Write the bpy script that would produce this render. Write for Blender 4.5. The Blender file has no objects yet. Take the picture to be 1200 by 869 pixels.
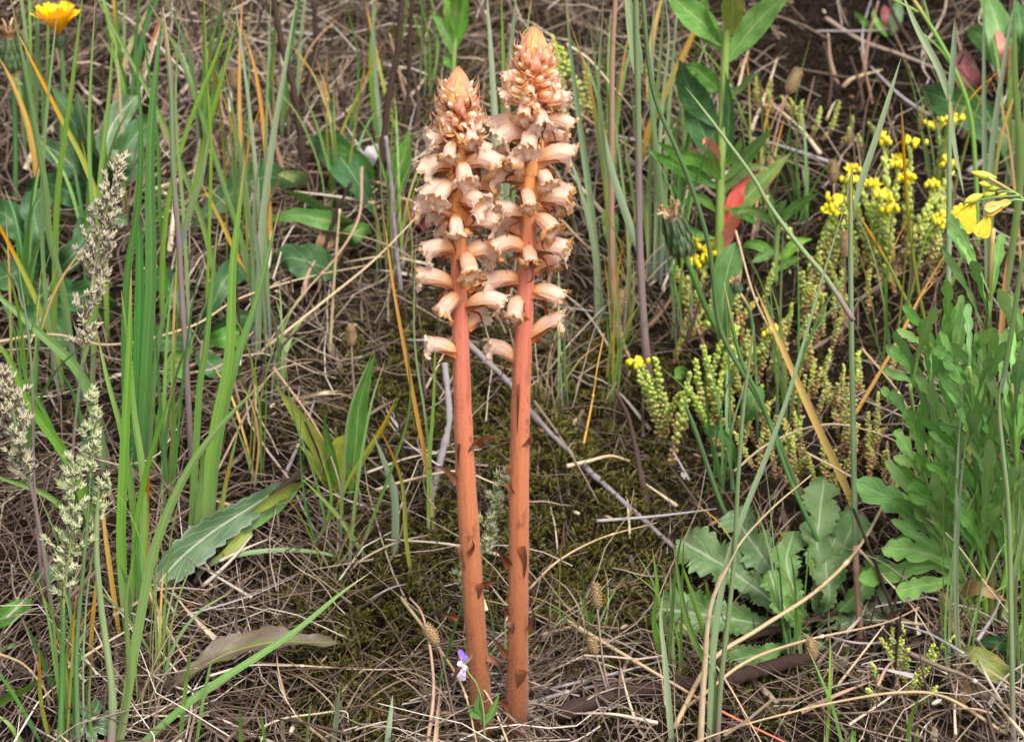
import bpy, math, random
import numpy as np
from math import radians, sin, cos, pi

random.seed(7)
RNG = np.random.default_rng(7)
SC = bpy.context.scene
COL = SC.collection

# ------------------------------------------------------------------ camera, sky, sun, exposure
LENS, SENS, DIST, PITCH = 85.0, 36.0, 1.30, radians(25.0)
CAMLOC = np.array([0.0, -DIST * cos(PITCH), 0.21 + DIST * sin(PITCH)])
cam = bpy.data.cameras.new("camera")
cam.lens, cam.sensor_width = LENS, SENS
cam.clip_start, cam.clip_end = 0.02, 400.0
cam.dof.use_dof = True
cam.dof.focus_distance = 1.31
cam.dof.aperture_fstop = 13.0
cam_o = bpy.data.objects.new("camera", cam)
COL.objects.link(cam_o)
cam_o.location = CAMLOC
cam_o.rotation_euler = (pi / 2 - PITCH, 0, 0)
SC.camera = cam_o

SUN_EL, SUN_AZ = radians(58), radians(150)      # azimuth clockwise from +y: behind the camera, to the right
w = bpy.data.worlds.new("World")
SC.world = w
w.use_nodes = True
wn = w.node_tree
bg = wn.nodes["Background"]
sky = wn.nodes.new("ShaderNodeTexSky")
sky.sky_type = 'NISHITA'
sky.sun_disc = False
sky.sun_elevation, sky.sun_rotation = SUN_EL, SUN_AZ
sky.dust_density, sky.air_density, sky.ozone_density = 4.0, 1.0, 1.0
hsv = wn.nodes.new("ShaderNodeHueSaturation")
hsv.inputs["Saturation"].default_value = 0.22     # a bright overcast sky is nearly grey
wn.links.new(sky.outputs[0], hsv.inputs["Color"])
wn.links.new(hsv.outputs[0], bg.inputs[0])
bg.inputs[1].default_value = 0.105
sd = bpy.data.lights.new("sun", 'SUN')
sd.energy, sd.angle, sd.color = 1.5, radians(28), (1.0, 0.95, 0.88)
so = bpy.data.objects.new("sun", sd)
COL.objects.link(so)
so.rotation_euler = (pi / 2 - SUN_EL, 0, pi - SUN_AZ)
SC.view_settings.view_transform = 'Standard'
SC.view_settings.look = 'None'
SC.view_settings.exposure = 1.36
SC.view_settings.gamma = 1.0
SC.cycles.max_bounces = 6

# ------------------------------------------------------------------ pixel -> place (pixels of the 1200 x 869 photograph)
FW = np.array([0, cos(PITCH), -sin(PITCH)])
UP = np.array([0, sin(PITCH), cos(PITCH)])
K = SENS / LENS / 1200.0


def rayd(px, py):
    return FW + np.array([1.0, 0, 0]) * ((px - 600) * K) - UP * ((py - 434.5) * K)


_br = np.random.default_rng(3)
_BW = [(a, 2 * pi / l * cos(t), 2 * pi / l * sin(t), p) for a, l, t, p in
       zip([.012, .010, .006, .005, .003, .003, .0022, .002, .0016, .0014],
           [.9, .55, .33, .24, .15, .12, .085, .07, .05, .043],
           _br.uniform(0, pi, 10), _br.uniform(0, 6.28, 10))]


def gz(x, y):
    x = np.asarray(x, float)
    y = np.asarray(y, float)
    s = math.tan(radians(20))
    z = np.where(y < -3, -3 * s + (y + 3) * .03, np.where(y > 3, 3 * s + (y - 3) * .06, y * s))
    f = np.clip(1.6 - np.abs(y) / 4, 0.2, 1)
    for a, kx, ky, p in _BW:
        z = z + a * f * np.sin(kx * x + ky * y + p)
    return z - .0


def W(px, py, Y):
    d = rayd(px, py)
    return CAMLOC + d * ((Y - CAMLOC[1]) / d[1])


def G(px, py, h=0.0):
    d = rayd(px, py)
    lo, hi = 0.5, 3.2
    for _ in range(34):
        m = (lo + hi) / 2
        p = CAMLOC + d * m
        if p[2] > gz(p[0], p[1]) + h:
            lo = m
        else:
            hi = m
    return CAMLOC + d * lo


def to_px(P):
    v = np.asarray(P, float) - CAMLOC
    dep = v @ FW
    return 600 + v[..., 0] / dep / K, 434.5 - (v @ UP) / dep / K


def m_at(P):
    """metres per photograph pixel at P"""
    return float((np.asarray(P) - CAMLOC) @ FW) * K


# ------------------------------------------------------------------ curves and mesh builder
def unit(v):
    return v / np.maximum(np.linalg.norm(v, axis=-1, keepdims=True), 1e-12)


def spine(P, n):
    """Catmull-Rom curve through the points, n samples evenly along it"""
    P = np.asarray(P, float)
    if len(P) == 2:
        t = np.linspace(0, 1, n)[:, None]
        return P[0] * (1 - t) + P[1] * t
    Q = np.vstack([2 * P[0] - P[1], P, 2 * P[-1] - P[-2]])
    d = np.maximum(np.linalg.norm(np.diff(Q, axis=0), axis=1), 1e-9) ** 0.5
    T = np.concatenate([[0], np.cumsum(d)])
    u = np.linspace(T[1], T[-2], max(n * 4, 60))
    i = np.clip(np.searchsorted(T, u, side='right') - 1, 1, len(Q) - 3)
    t = [T[i + k] for k in (-1, 0, 1, 2)]
    q = [Q[i + k] for k in (-1, 0, 1, 2)]
    L = lambda a, b, ta, tb: a * ((tb - u) / (tb - ta))[:, None] + b * ((u - ta) / (tb - ta))[:, None]
    A1, A2, A3 = L(q[0], q[1], t[0], t[1]), L(q[1], q[2], t[1], t[2]), L(q[2], q[3], t[2], t[3])
    B1, B2 = L(A1, A2, t[0], t[2]), L(A2, A3, t[1], t[3])
    C = L(B1, B2, t[1], t[2])
    s = np.concatenate([[0], np.cumsum(np.linalg.norm(np.diff(C, axis=0), axis=1))])
    k = np.linspace(0, s[-1], n)
    return np.stack([np.interp(k, s, C[:, j]) for j in range(3)], 1)


def frames(S, roll=0.0, toward=None):
    T = unit(np.gradient(S, axis=0))
    ref = unit((CAMLOC if toward is None else np.asarray(toward)) - S)
    side = unit(np.cross(T, ref))
    N = np.cross(side, T)
    r = np.broadcast_to(np.asarray(roll, float), (len(S),))[:, None]
    s2 = side * np.cos(r) + N * np.sin(r)
    return T, s2, np.cross(s2, T)


class MB:
    def __init__(s):
        s.V, s.Q, s.T, s.UV, s.R, s.QM, s.TM, s.n = [], [], [], [], [], [], [], 0

    def add(s, V, quads=None, tris=None, uv=None, rnd=None, mi=0):
        V = np.asarray(V, float).reshape(-1, 3)
        k = len(V)
        s.V.append(V)
        s.UV.append(np.zeros((k, 2)) if uv is None else np.asarray(uv, float).reshape(-1, 2))
        r = random.random() if rnd is None else rnd
        s.R.append(np.broadcast_to(np.asarray(r, float), (k,)))
        if quads is not None and len(quads):
            q = np.asarray(quads, int).reshape(-1, 4) + s.n
            s.Q.append(q)
            s.QM.append(np.full(len(q), mi))
        if tris is not None and len(tris):
            t = np.asarray(tris, int).reshape(-1, 3) + s.n
            s.T.append(t)
            s.TM.append(np.full(len(t), mi))
        s.n += k
        return s

    def grid(s, P, uv=None, rnd=None, mi=0, wrap=False):
        """P (n, m, 3) as a sheet; wrap closes it across m"""
        n, m = P.shape[:2]
        a = np.arange(n * m).reshape(n, m)
        b = np.roll(a, -1, axis=1) if wrap else a[:, 1:]
        a2 = a if wrap else a[:, :-1]
        q = np.stack([a2[:-1], b[:-1], b[1:], a2[1:]], -1).reshape(-1, 4)
        if uv is None:
            v, u = np.meshgrid(np.linspace(0, 1, n), np.linspace(0, 1, m), indexing='ij')
            uv = np.stack([u, v], -1)
        return s.add(P, quads=q, uv=uv, rnd=rnd, mi=mi)

    def tube(s, S, R, sides=6, rnd=None, mi=0, v01=(0, 1), cap=True, squash=1.0):
        S = np.asarray(S, float)
        T, a, b = frames(S, 0.3)
        R = np.broadcast_to(np.asarray(R, float), (len(S),))
        th = np.linspace(0, 2 * pi, sides, endpoint=False)
        P = S[:, None] + R[:, None, None] * (a[:, None] * np.cos(th)[None, :, None] + b[:, None] * np.sin(th)[None, :, None] * squash)
        v = np.linspace(v01[0], v01[1], len(S))
        uv = np.stack([np.broadcast_to(th / 2 / pi, P.shape[:2]), np.broadcast_to(v[:, None], P.shape[:2])], -1)
        r = random.random() if rnd is None else rnd
        n0 = s.n
        s.grid(P, uv, r, mi, wrap=True)
        if cap:
            k = len(S)
            i0 = n0
            s.add([S[0], S[-1]], uv=[[.5, v01[0]], [.5, v01[1]]], rnd=r)
            c0, c1 = s.n - 2, s.n - 1
            j = np.arange(sides)
            jn = (j + 1) % sides
            t0 = np.stack([i0 + jn, i0 + j, np.full(sides, c0)], 1)
            e = i0 + (k - 1) * sides
            t1 = np.stack([e + j, e + jn, np.full(sides, c1)], 1)
            s.T.append(np.vstack([t0, t1]))
            s.TM.append(np.full(2 * sides, mi))
        return s

    def ribbon(s, S, Wd, roll=0.0, fold=0.25, nu=3, rnd=None, mi=0, v01=(0, 1), twist=0.0, toward=None):
        """a grass blade or other strap: half widths Wd along S, folded along its middle"""
        S = np.asarray(S, float)
        n = len(S)
        T, a, N = frames(S, roll + np.linspace(0, twist, n), toward)
        u = np.linspace(-1, 1, nu)
        Wd = np.broadcast_to(np.asarray(Wd, float), (n,))
        P = S[:, None] + Wd[:, None, None] * (a[:, None] * u[None, :, None] + N[:, None] * (np.abs(u) ** 1.5 * fold - fold * .4)[None, :, None])
        v = np.linspace(v01[0], v01[1], n)
        uv = np.stack([np.broadcast_to((u + 1) / 2, P.shape[:2]), np.broadcast_to(v[:, None], P.shape[:2])], -1)
        return s.grid(P, uv, rnd, mi)

    def build(s, name, mats, parent=None, origin=None, smooth=True):
        V = np.concatenate(s.V)
        if parent is not None:
            o0 = np.array(ORI[parent.name])
        elif origin is not None:
            o0 = np.asarray(origin, float)
        else:
            o0 = V[np.argmin(V[:, 2])].copy()
        me = bpy.data.meshes.new(name)
        Q = np.concatenate(s.Q) if s.Q else np.zeros((0, 4), int)
        T = np.concatenate(s.T) if s.T else np.zeros((0, 3), int)
        lv = np.concatenate([Q.ravel(), T.ravel()])
        me.vertices.add(len(V))
        me.vertices.foreach_set("co", (V - o0).astype(np.float32).ravel())
        me.loops.add(len(lv))
        me.loops.foreach_set("vertex_index", lv.astype(np.int32))
        me.polygons.add(len(Q) + len(T))
        st = np.concatenate([np.arange(len(Q)) * 4, len(Q) * 4 + np.arange(len(T)) * 3])
        me.polygons.foreach_set("loop_start", st.astype(np.int32))
        mi = np.concatenate(s.QM + s.TM) if (s.QM or s.TM) else np.zeros(0)
        me.polygons.foreach_set("material_index", mi.astype(np.int32))
        me.polygons.foreach_set("use_smooth", np.full(len(Q) + len(T), smooth))
        uvl = me.uv_layers.new(name="UVMap")
        uvl.data.foreach_set("uv", np.concatenate(s.UV)[lv].astype(np.float32).ravel())
        at = me.attributes.new("rnd", 'FLOAT', 'POINT')
        at.data.foreach_set("value", np.concatenate(s.R).astype(np.float32))
        me.update()
        me.validate()
        for m in (mats if isinstance(mats, (list, tuple)) else [mats]):
            me.materials.append(m)
        o = bpy.data.objects.new(name, me)
        COL.objects.link(o)
        if parent is not None:
            o.parent = parent
        else:
            o.location = o0
        ORI[o.name] = tuple(o0)
        return o


ORI = {}


def thing(name, label, cat, loc, group=None):
    o = bpy.data.objects.new(name, None)
    o.empty_display_size = .01
    COL.objects.link(o)
    o.location = loc
    ORI[o.name] = tuple(loc)
    return tag(o, label, cat, group)


def tag(o, label, cat, group=None):
    o["label"] = label
    o["category"] = cat
    if group:
        o["group"] = group
    return o


def struct(o, kind="structure"):
    o["kind"] = kind
    return o


# ------------------------------------------------------------------ materials
def lin(r, g, b, k=.76):
    f = lambda c: k * ((c / 255 / 12.92) if c / 255 <= .04045 else ((c / 255 + .055) / 1.055) ** 2.4)
    return (f(r), f(g), f(b), 1)


def pale(r, g, b):
    return lin(r, g, b, 1.0)


class NT:
    def __init__(s, name):
        s.m = bpy.data.materials.new(name)
        s.m.use_nodes = True
        s.t = s.m.node_tree
        s.b = s.t.nodes["Principled BSDF"]
        s.out = s.t.nodes["Material Output"]

    def n(s, typ, **kw):
        o = s.t.nodes.new("ShaderNode" + typ)
        for k, v in kw.items():
            setattr(o, k, v)
        return o

    def l(s, a, b):
        s.t.links.new(a, b)

    def val(s, sock, x):
        if hasattr(x, 'is_output'):
            s.l(x, sock)
        else:
            sock.default_value = x

    def math(s, op, a, b=0.0, c=0.0):
        m = s.n("Math", operation=op)
        for i, x in enumerate((a, b, c)):
            s.val(m.inputs[i], x)
        return m.outputs[0]

    def ramp(s, f, stops, interp='LINEAR'):
        r = s.n("ValToRGB")
        r.color_ramp.interpolation = interp
        e = r.color_ramp.elements
        e[0].position, e[0].color = stops[0][0], stops[0][1]
        e[1].position, e[1].color = stops[-1][0], stops[-1][1]
        for p, c in stops[1:-1]:
            k = e.new(p)
            k.color = c
        s.val(r.inputs[0], f)
        return r.outputs[0]

    def mix(s, f, a, b, mode='MIX'):
        m = s.n("Mix", data_type='RGBA', blend_type=mode)
        s.val(m.inputs[0], f)
        s.val(m.inputs[6], a)
        s.val(m.inputs[7], b)
        return m.outputs[2]

    def step(s, f, a, b):
        m = s.n("MapRange", interpolation_type='SMOOTHSTEP')
        s.val(m.inputs[0], f)
        m.inputs[1].default_value, m.inputs[2].default_value = a, b
        return m.outputs[0]

    def noise(s, vec, scale, detail=3, rough=.55):
        k = s.n("TexNoise")
        if vec is not None:
            s.l(vec, k.inputs["Vector"])
        k.inputs["Scale"].default_value = scale
        k.inputs["Detail"].default_value = detail
        k.inputs["Roughness"].default_value = rough
        return k.outputs[0]

    def uv(s):
        u = s.n("UVMap")
        x = s.n("SeparateXYZ")
        s.l(u.outputs[0], x.inputs[0])
        return u.outputs[0], x.outputs[0], x.outputs[1]

    def scaled(s, vec, sx, sy, sz=1.0):
        m = s.n("Mapping")
        s.l(vec, m.inputs[0])
        m.inputs["Scale"].default_value = (sx, sy, sz)
        return m.outputs[0]

    def pos(s):
        return s.n("NewGeometry").outputs["Position"]

    def rnd(s):
        return s.n("Attribute", attribute_name="rnd").outputs["Fac"]

    def vary(s, col, f, h=.03, sat=.2, v=.35):
        k = s.n("HueSaturation")
        s.val(k.inputs["Color"], col)
        s.val(k.inputs["Hue"], s.math('MULTIPLY_ADD', f, h, .5 - h / 2))
        f2 = s.math('FRACT', s.math('MULTIPLY', f, 7.31))
        s.val(k.inputs["Saturation"], s.math('MULTIPLY_ADD', f2, sat, 1 - sat / 2))
        f3 = s.math('FRACT', s.math('MULTIPLY', f, 13.7))
        s.val(k.inputs["Value"], s.math('MULTIPLY_ADD', f3, v, 1 - v / 2))
        return k.outputs[0]

    def finish(s, col, rough=.5, spec=.4, trans=0.0, bump=None, bstr=.3, bdist=.0005, sheen=0.0, sss=0.0):
        if sss:
            s.b.inputs["Subsurface Weight"].default_value = sss
            s.b.inputs["Subsurface Scale"].default_value = .004
            s.b.inputs["Subsurface Radius"].default_value = (1.0, .5, .28)
        s.val(s.b.inputs["Base Color"], col)
        s.val(s.b.inputs["Roughness"], rough)
        s.b.inputs["Specular IOR Level"].default_value = spec
        if sheen:
            s.b.inputs["Sheen Weight"].default_value = sheen
        if bump is not None:
            bn = s.n("Bump")
            bn.inputs["Strength"].default_value = bstr
            bn.inputs["Distance"].default_value = bdist
            s.l(bump, bn.inputs["Height"])
            s.l(bn.outputs[0], s.b.inputs["Normal"])
        if trans:
            t = s.n("BsdfTranslucent")
            s.val(t.inputs[0], col)
            mx = s.n("MixShader")
            mx.inputs[0].default_value = trans
            s.l(s.b.outputs[0], mx.inputs[1])
            s.l(t.outputs[0], mx.inputs[2])
            s.l(mx.outputs[0], s.out.inputs[0])
        return s.m


def blade_mat(name, base, base2, tip=None, tip0=.8, foot=None, var=.4, hue=.03, rough=.42, trans=.3):
    """green or dry strap leaf: fine lines along it, an older tip, a paler foot"""
    k = NT(name)
    uv, u, v = k.uv()
    r = k.rnd()
    st = k.noise(k.scaled(uv, 26, 2.0), 1.0, 2)
    col = k.mix(k.step(st, .35, .65), base, base2)
    big = k.noise(k.scaled(uv, .6, 5.0), 1.0, 3)
    col = k.mix(k.math('MULTIPLY', k.step(big, .5, .75), .45), col, base2)
    mid = k.step(k.math('ABSOLUTE', k.math('SUBTRACT', u, .5)), .0, .07)
    col = k.mix(k.math('MULTIPLY', k.math('SUBTRACT', 1.0, mid), .3), col, lin(190, 205, 160))
    if tip is not None:
        tp = k.math('ADD', v, k.math('MULTIPLY', k.math('SUBTRACT', big, .5), .25))
        col = k.mix(k.step(tp, tip0, min(tip0 + .18, 1.02)), col, tip)
    if foot is not None:
        col = k.mix(k.step(v, .25, .02), col, foot)
    dry = k.math('MULTIPLY', k.step(k.math('ADD', v, k.math('MULTIPLY', k.math('SUBTRACT', st, .5), .12)), .86, .97), k.step(r, .35, .6))
    col = k.mix(k.math('MULTIPLY', dry, .8), col, lin(196, 166, 112))
    sp = k.noise(k.pos(), 380.0, 3, .7)
    col = k.mix(k.math('MULTIPLY', k.step(sp, .62, .74), .5), col, lin(150, 130, 84))
    col = k.vary(col, r, hue, .25, var)
    return k.finish(col, rough, .45, trans, bump=st, bstr=.35, bdist=.0003)


def leaf_mat(name, base, base2, rib, edge=None, spot=None, var=.25, hue=.02, ribw=.035, trans=.22, rough=.5, nv=9.0, dust=0.0):
    """broad leaf: midrib, side veins, mottling, an edge or patches of another colour"""
    k = NT(name)
    uv, u, v = k.uv()
    r = k.rnd()
    au = k.math('ABSOLUTE', k.math('SUBTRACT', u, .5))
    n1 = k.noise(k.scaled(uv, 3.0, 6.0), 1.0, 5, .65)
    col = k.mix(k.step(n1, .35, .7), base, base2)
    vein = k.math('SINE', k.math('MULTIPLY', k.math('SUBTRACT', v, k.math('MULTIPLY', au, .45)), nv * 2 * pi))
    vm = k.step(vein, .86, 1.0)
    col = k.mix(k.math('MULTIPLY', vm, .22), col, rib)
    mid = k.step(au, ribw, ribw * .3)
    col = k.mix(k.math('MULTIPLY', mid, .75), col, rib)
    if edge is not None:
        e = k.math('ADD', k.math('MULTIPLY', au, 1.3), k.math('MULTIPLY', n1, .6))
        col = k.mix(k.step(e, .82, 1.0), col, edge)
    if spot is not None:
        n2 = k.noise(k.scaled(uv, 2.2, 3.4), 1.0, 3, .6)
        col = k.mix(k.step(n2, .56, .68), col, spot)
    if dust:
        n3 = k.noise(k.pos(), 900.0, 2, .7)
        col = k.mix(k.math('MULTIPLY', k.step(n3, .55, .75), dust), col, lin(190, 195, 180))
    col = k.vary(col, r, hue, .2, var)
    bmp = k.math('ADD', k.math('MULTIPLY', vm, -.6), k.math('MULTIPLY', n1, .7))
    return k.finish(col, rough, .4, trans, bump=bmp, bstr=.5, bdist=.0008)


def straw_mat(name, stops, rough=.6, along=None, trans=0.0, spec=.3):
    """dead stalks: each takes its own tone from the ramp (rnd), with fibre lines and grime"""
    k = NT(name)
    uv, u, v = k.uv()
    r = k.rnd()
    col = k.ramp(r, stops)
    st = k.noise(k.scaled(uv, 14, 3.0), 1.0, 3, .6)
    col = k.mix(k.math('MULTIPLY', k.step(st, .5, .72), .4), col, lin(88, 68, 54))
    sp = k.noise(k.pos(), 160.0, 3, .6)
    col = k.mix(k.math('MULTIPLY', k.step(sp, .55, .75), .45), col, lin(70, 56, 46))
    if along is not None:
        col = k.mix(k.step(v, along[0], along[1]), col, along[2])
    return k.finish(col, rough, spec, trans, bump=st, bstr=.4, bdist=.0003)


M = {}
STRAW_TONES = [(0, lin(70, 54, 45)), (.25, lin(106, 87, 73)), (.5, lin(138, 118, 102)), (.75, lin(178, 158, 140)), (1, lin(226, 212, 196, .9))]
M['straw'] = straw_mat("dry_straw", STRAW_TONES)
M['straw_pale'] = straw_mat("pale_straw", [(0, lin(190, 162, 122)), (.5, lin(208, 182, 144)), (1, lin(226, 208, 180))], .5)
M['straw_gold'] = straw_mat("gold_straw", [(0, lin(198, 138, 58)), (.5, lin(214, 160, 80)), (1, lin(224, 178, 104))], .5)
M['straw_coral'] = straw_mat("coral_straw", [(0, lin(205, 178, 140)), (1, lin(214, 190, 150))], .5, (.5, .75, lin(222, 120, 92)))
M['straw_pink'] = straw_mat("pinkish_straw", [(0, lin(176, 138, 116)), (1, lin(196, 160, 136))], .5)
M['twig_grey'] = straw_mat("weathered_twig", [(0, lin(128, 116, 118)), (.5, lin(158, 148, 150)), (1, lin(186, 178, 178))], .7)
M['twig_dark'] = straw_mat("dead_stem", [(0, lin(54, 40, 34)), (.5, lin(78, 60, 50)), (1, lin(104, 84, 70))], .8)
M['bark'] = straw_mat("rotten_bark", [(0, lin(62, 44, 38)), (1, lin(92, 68, 58))], .85)
M['seedhead'] = straw_mat("ribwort_seed_head", [(0, lin(150, 122, 86)), (1, lin(186, 160, 118))], .8)

M['blade_green'] = blade_mat("fresh_green_blade", lin(112, 158, 64), lin(148, 184, 90), lin(205, 178, 84), .93, lin(150, 170, 110))
M['blade_deep'] = blade_mat("deep_green_blade", lin(84, 142, 66), lin(110, 160, 84), lin(150, 160, 80), .95, lin(90, 140, 80))
M['blade_blue'] = blade_mat("bluish_green_blade", lin(122, 152, 86), lin(156, 180, 122), lin(190, 178, 120), .95, lin(146, 150, 150))
M['blade_pale'] = blade_mat("pale_glaucous_blade", lin(150, 174, 128), lin(182, 198, 160), lin(180, 176, 130), .97)
M['blade_yellow'] = blade_mat("yellowing_blade", lin(160, 172, 72), lin(186, 184, 90), lin(222, 158, 58), .6, lin(130, 160, 80))
M['blade_orange'] = blade_mat("orange_dead_blade", lin(216, 164, 84), lin(230, 188, 116), lin(206, 138, 64), .85, lin(212, 190, 110))
M['blade_dry'] = blade_mat("dry_grey_blade", lin(150, 128, 106), lin(184, 162, 136), lin(120, 98, 80), .8, var=.6, trans=.1)
M['culm'] = blade_mat("grass_culm", lin(128, 150, 104), lin(156, 174, 130), lin(116, 150, 86), .85, lin(158, 138, 132), trans=0)
M['culm_green'] = blade_mat("green_culm", lin(74, 118, 62), lin(102, 142, 80), lin(110, 150, 80), .9, lin(110, 130, 90), trans=0)
M['culm_purple'] = blade_mat("purplish_culm", lin(142, 120, 122), lin(166, 146, 142), lin(136, 156, 110), .55, lin(120, 92, 98), trans=0)

# ------------------------------------------------------------------ ground
k = NT("soil")
p = k.pos()
n1 = k.noise(p, 28.0, 5, .65)
n2 = k.noise(p, 190.0, 4, .7)
n3 = k.noise(p, 6.0, 3, .5)
c = k.mix(k.step(n2, .35, .7), lin(22, 16, 13), lin(48, 36, 30))
c = k.mix(k.math('MULTIPLY', k.step(n1, .5, .7), .6), c, lin(46, 42, 22))
c = k.mix(k.math('MULTIPLY', k.step(n3, .5, .7), .4), c, lin(72, 58, 48))
M['soil'] = k.finish(c, .95, .1, bump=k.math('ADD', n2, k.math('MULTIPLY', n1, 1.5)), bstr=1.0, bdist=.004)

gx = np.concatenate([-np.geomspace(60, .95, 26), np.linspace(-.9, .9, 290), np.geomspace(.95, 60, 26)])
gy = np.concatenate([-np.geomspace(60, 1.3, 22), np.linspace(-1.25, 1.7, 420), np.geomspace(1.75, 60, 22)])
X, Y = np.meshgrid(gx, gy)
mb = MB()
Z = gz(X, Y)
fine = (np.abs(X) < .95) & (Y > -1.3) & (Y < 1.75)
Z = Z + np.where(fine, RNG.normal(0, .0011, X.shape), 0)
mb.grid(np.stack([X, Y, Z], -1))
struct(mb.build("ground", M['soil'], origin=(0, 0, 0)))


# where things lie: photograph-pixel zones on the ground
def zone(x, y):
    """litter density, moss density, pale straw share for ground points"""
    z = gz(x, y)
    px, py = to_px(np.stack([x, y, z], -1))
    g = lambda cx, cy, sx, sy: np.exp(-((px - cx) / sx) ** 2 - ((py - cy) / sy) ** 2)
    lit = .38 + .75 * g(150, 760, 320, 190) + .6 * g(1140, 800, 160, 120) + .75 * g(330, 90, 260, 210) + .35 * g(740, 780, 120, 90) + .3 * g(650, 400, 130, 160)
    lit = lit - .5 * g(1010, 90, 140, 110) - .35 * g(420, 760, 90, 110) - .3 * g(440, 470, 90, 60) - .3 * g(600, 500, 170, 150) - .15 * g(690, 650, 90, 90) - .4 * g(860, 430, 150, 130)
    moss = .10 + 1.0 * g(430, 760, 90, 110) + .75 * g(580, 480, 150, 120) + .7 * g(690, 640, 110, 110) + .45 * g(480, 120, 140, 120) + .5 * g(850, 800, 120, 60) + .35 * g(560, 640, 160, 160)
    moss = moss + .25 * g(1000, 100, 160, 110)
    out = (px < -30) | (px > 1230) | (py < -40) | (py > 910)
    lit = np.where(out, .55, lit)
    return np.clip(lit, .03, 1.3), np.clip(moss, 0, 1), px, py


def scatter(n, which):
    out = []
    while sum(map(len, out)) < n:
        x = RNG.uniform(-.75, .75, n * 2)
        y = RNG.uniform(-.42, 1.15, n * 2)
        l, m, px, py = zone(x, y)
        d = l / 1.3 if which == 'lit' else m
        # thin out what the camera cannot see
        vis = (px > -120) & (px < 1320) & (py > -120) & (py < 1010)
        d = d * np.where(vis, 1, .25)
        keep = RNG.random(n * 2) < d
        out.append(np.stack([x[keep], y[keep]], 1))
    return np.concatenate(out)[:n]


# --- straw litter (one mass) ---
def straws(mb, n, lmin, lmax, rmin, rmax, hmax, tone, seg=6, sides=4, tilt=.12, bias=None):
    XY = scatter(n, 'lit')
    MO = zone(XY[:, 0], XY[:, 1])[1]
    for (x, y), mo in zip(XY, MO):
        L = random.uniform(lmin, lmax) * random.uniform(.6, 1)
        a = random.uniform(0, pi) if bias is None or random.random() < .45 else random.gauss(bias, .5)
        t = np.linspace(-.5, .5, seg)
        cur = random.gauss(0, .07) * L
        cur2 = random.gauss(0, .03) * L
        off = cur * (t * t * 4 - .5) + cur2 * np.sin(t * 9 + random.random() * 6)
        px = x + L * t * cos(a) - off * sin(a)
        py = y + L * t * sin(a) + off * cos(a)
        h = random.random() ** 1.6 * hmax
        z = gz(px, py) + h + .0012 + L * t * random.gauss(0, tilt) + np.abs(random.gauss(0, .05)) * L * (1 - 4 * t * t)
        z = np.maximum(z, gz(px, py) + .0006)
        r = random.uniform(rmin, rmax)
        S = np.stack([px, py, z], 1)
        rn = min(1, max(0, random.gauss(tone - .18 * mo, .28)))  # darker straw where moss is dense: shade behind the stems put into its tone
        if random.random() < .3:
            mb.ribbon(S, r * 1.9 * np.linspace(1, .45, seg), roll=random.uniform(-1.3, 1.3), fold=.5, rnd=rn, twist=random.uniform(-1.5, 1.5), toward=(x, y, 9))
        else:
            mb.tube(S, r * np.linspace(1, .6, seg), sides, rnd=rn, cap=False)


lb = MB()
straws(lb, 8200, .03, .12, .00016, .00042, .014, .30)
straws(lb, 2900, .05, .18, .0002, .00055, .028, .50, seg=7)
straws(lb, 750, .05, .15, .0004, .0008, .012, .42, bias=.9)
straws(lb, 3200, .008, .03, .0002, .0007, .006, .36, seg=3)
for _ in range(1500):                                   # flat broken leaf pieces pressed into the mat
    (x, y), L = scatter(1, 'lit')[0], random.uniform(.006, .03)
    a = random.uniform(0, 6.28)
    t_ = np.linspace(-.5, .5, 5)
    px_, py_ = x + L * t_ * cos(a), y + L * t_ * sin(a)
    S_ = np.stack([px_, py_, gz(px_, py_) + random.uniform(.001, .008) + RNG.normal(0, .0006, 5)], 1)
    lb.ribbon(S_, random.uniform(.0008, .0024) * np.array([.5, 1, .9, .8, .3]), roll=random.uniform(-.7, .7), fold=random.uniform(-.5, .5), rnd=min(1, max(0, random.gauss(.35, .2))), twist=random.uniform(-1, 1), toward=(x, y, 9))
for _ in range(150):                                    # straw gathered round the feet of the two spikes
    x, y = random.gauss(0, .03) - .004, random.gauss(-.006, .018)
    L, a = random.uniform(.02, .08), random.gauss(0, .7)
    t_ = np.linspace(-.5, .5, 6)
    px_, py_ = x + L * t_ * cos(a), y + L * t_ * sin(a)
    S_ = np.stack([px_, py_, gz(px_, py_) + random.uniform(.001, .016) + L * t_ * random.gauss(0, .2)], 1)
    S_[:, 2] = np.maximum(S_[:, 2], gz(px_, py_) + .0005)
    lb.tube(S_, random.uniform(.0003, .0007), 4, rnd=min(1, max(0, random.gauss(.4, .25))), cap=False)
struct(lb.build("dry_grass_litter", M['straw']), "stuff")

# --- husks, seeds, crumbs of soil ---
OCT_V = np.array([[1, 0, 0], [-1, 0, 0], [0, 1, 0], [0, -1, 0], [0, 0, 1], [0, 0, -1]], float)
OCT_T = np.array([[0, 2, 4], [2, 1, 4], [1, 3, 4], [3, 0, 4], [2, 0, 5], [1, 2, 5], [3, 1, 5], [0, 3, 5]])


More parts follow.
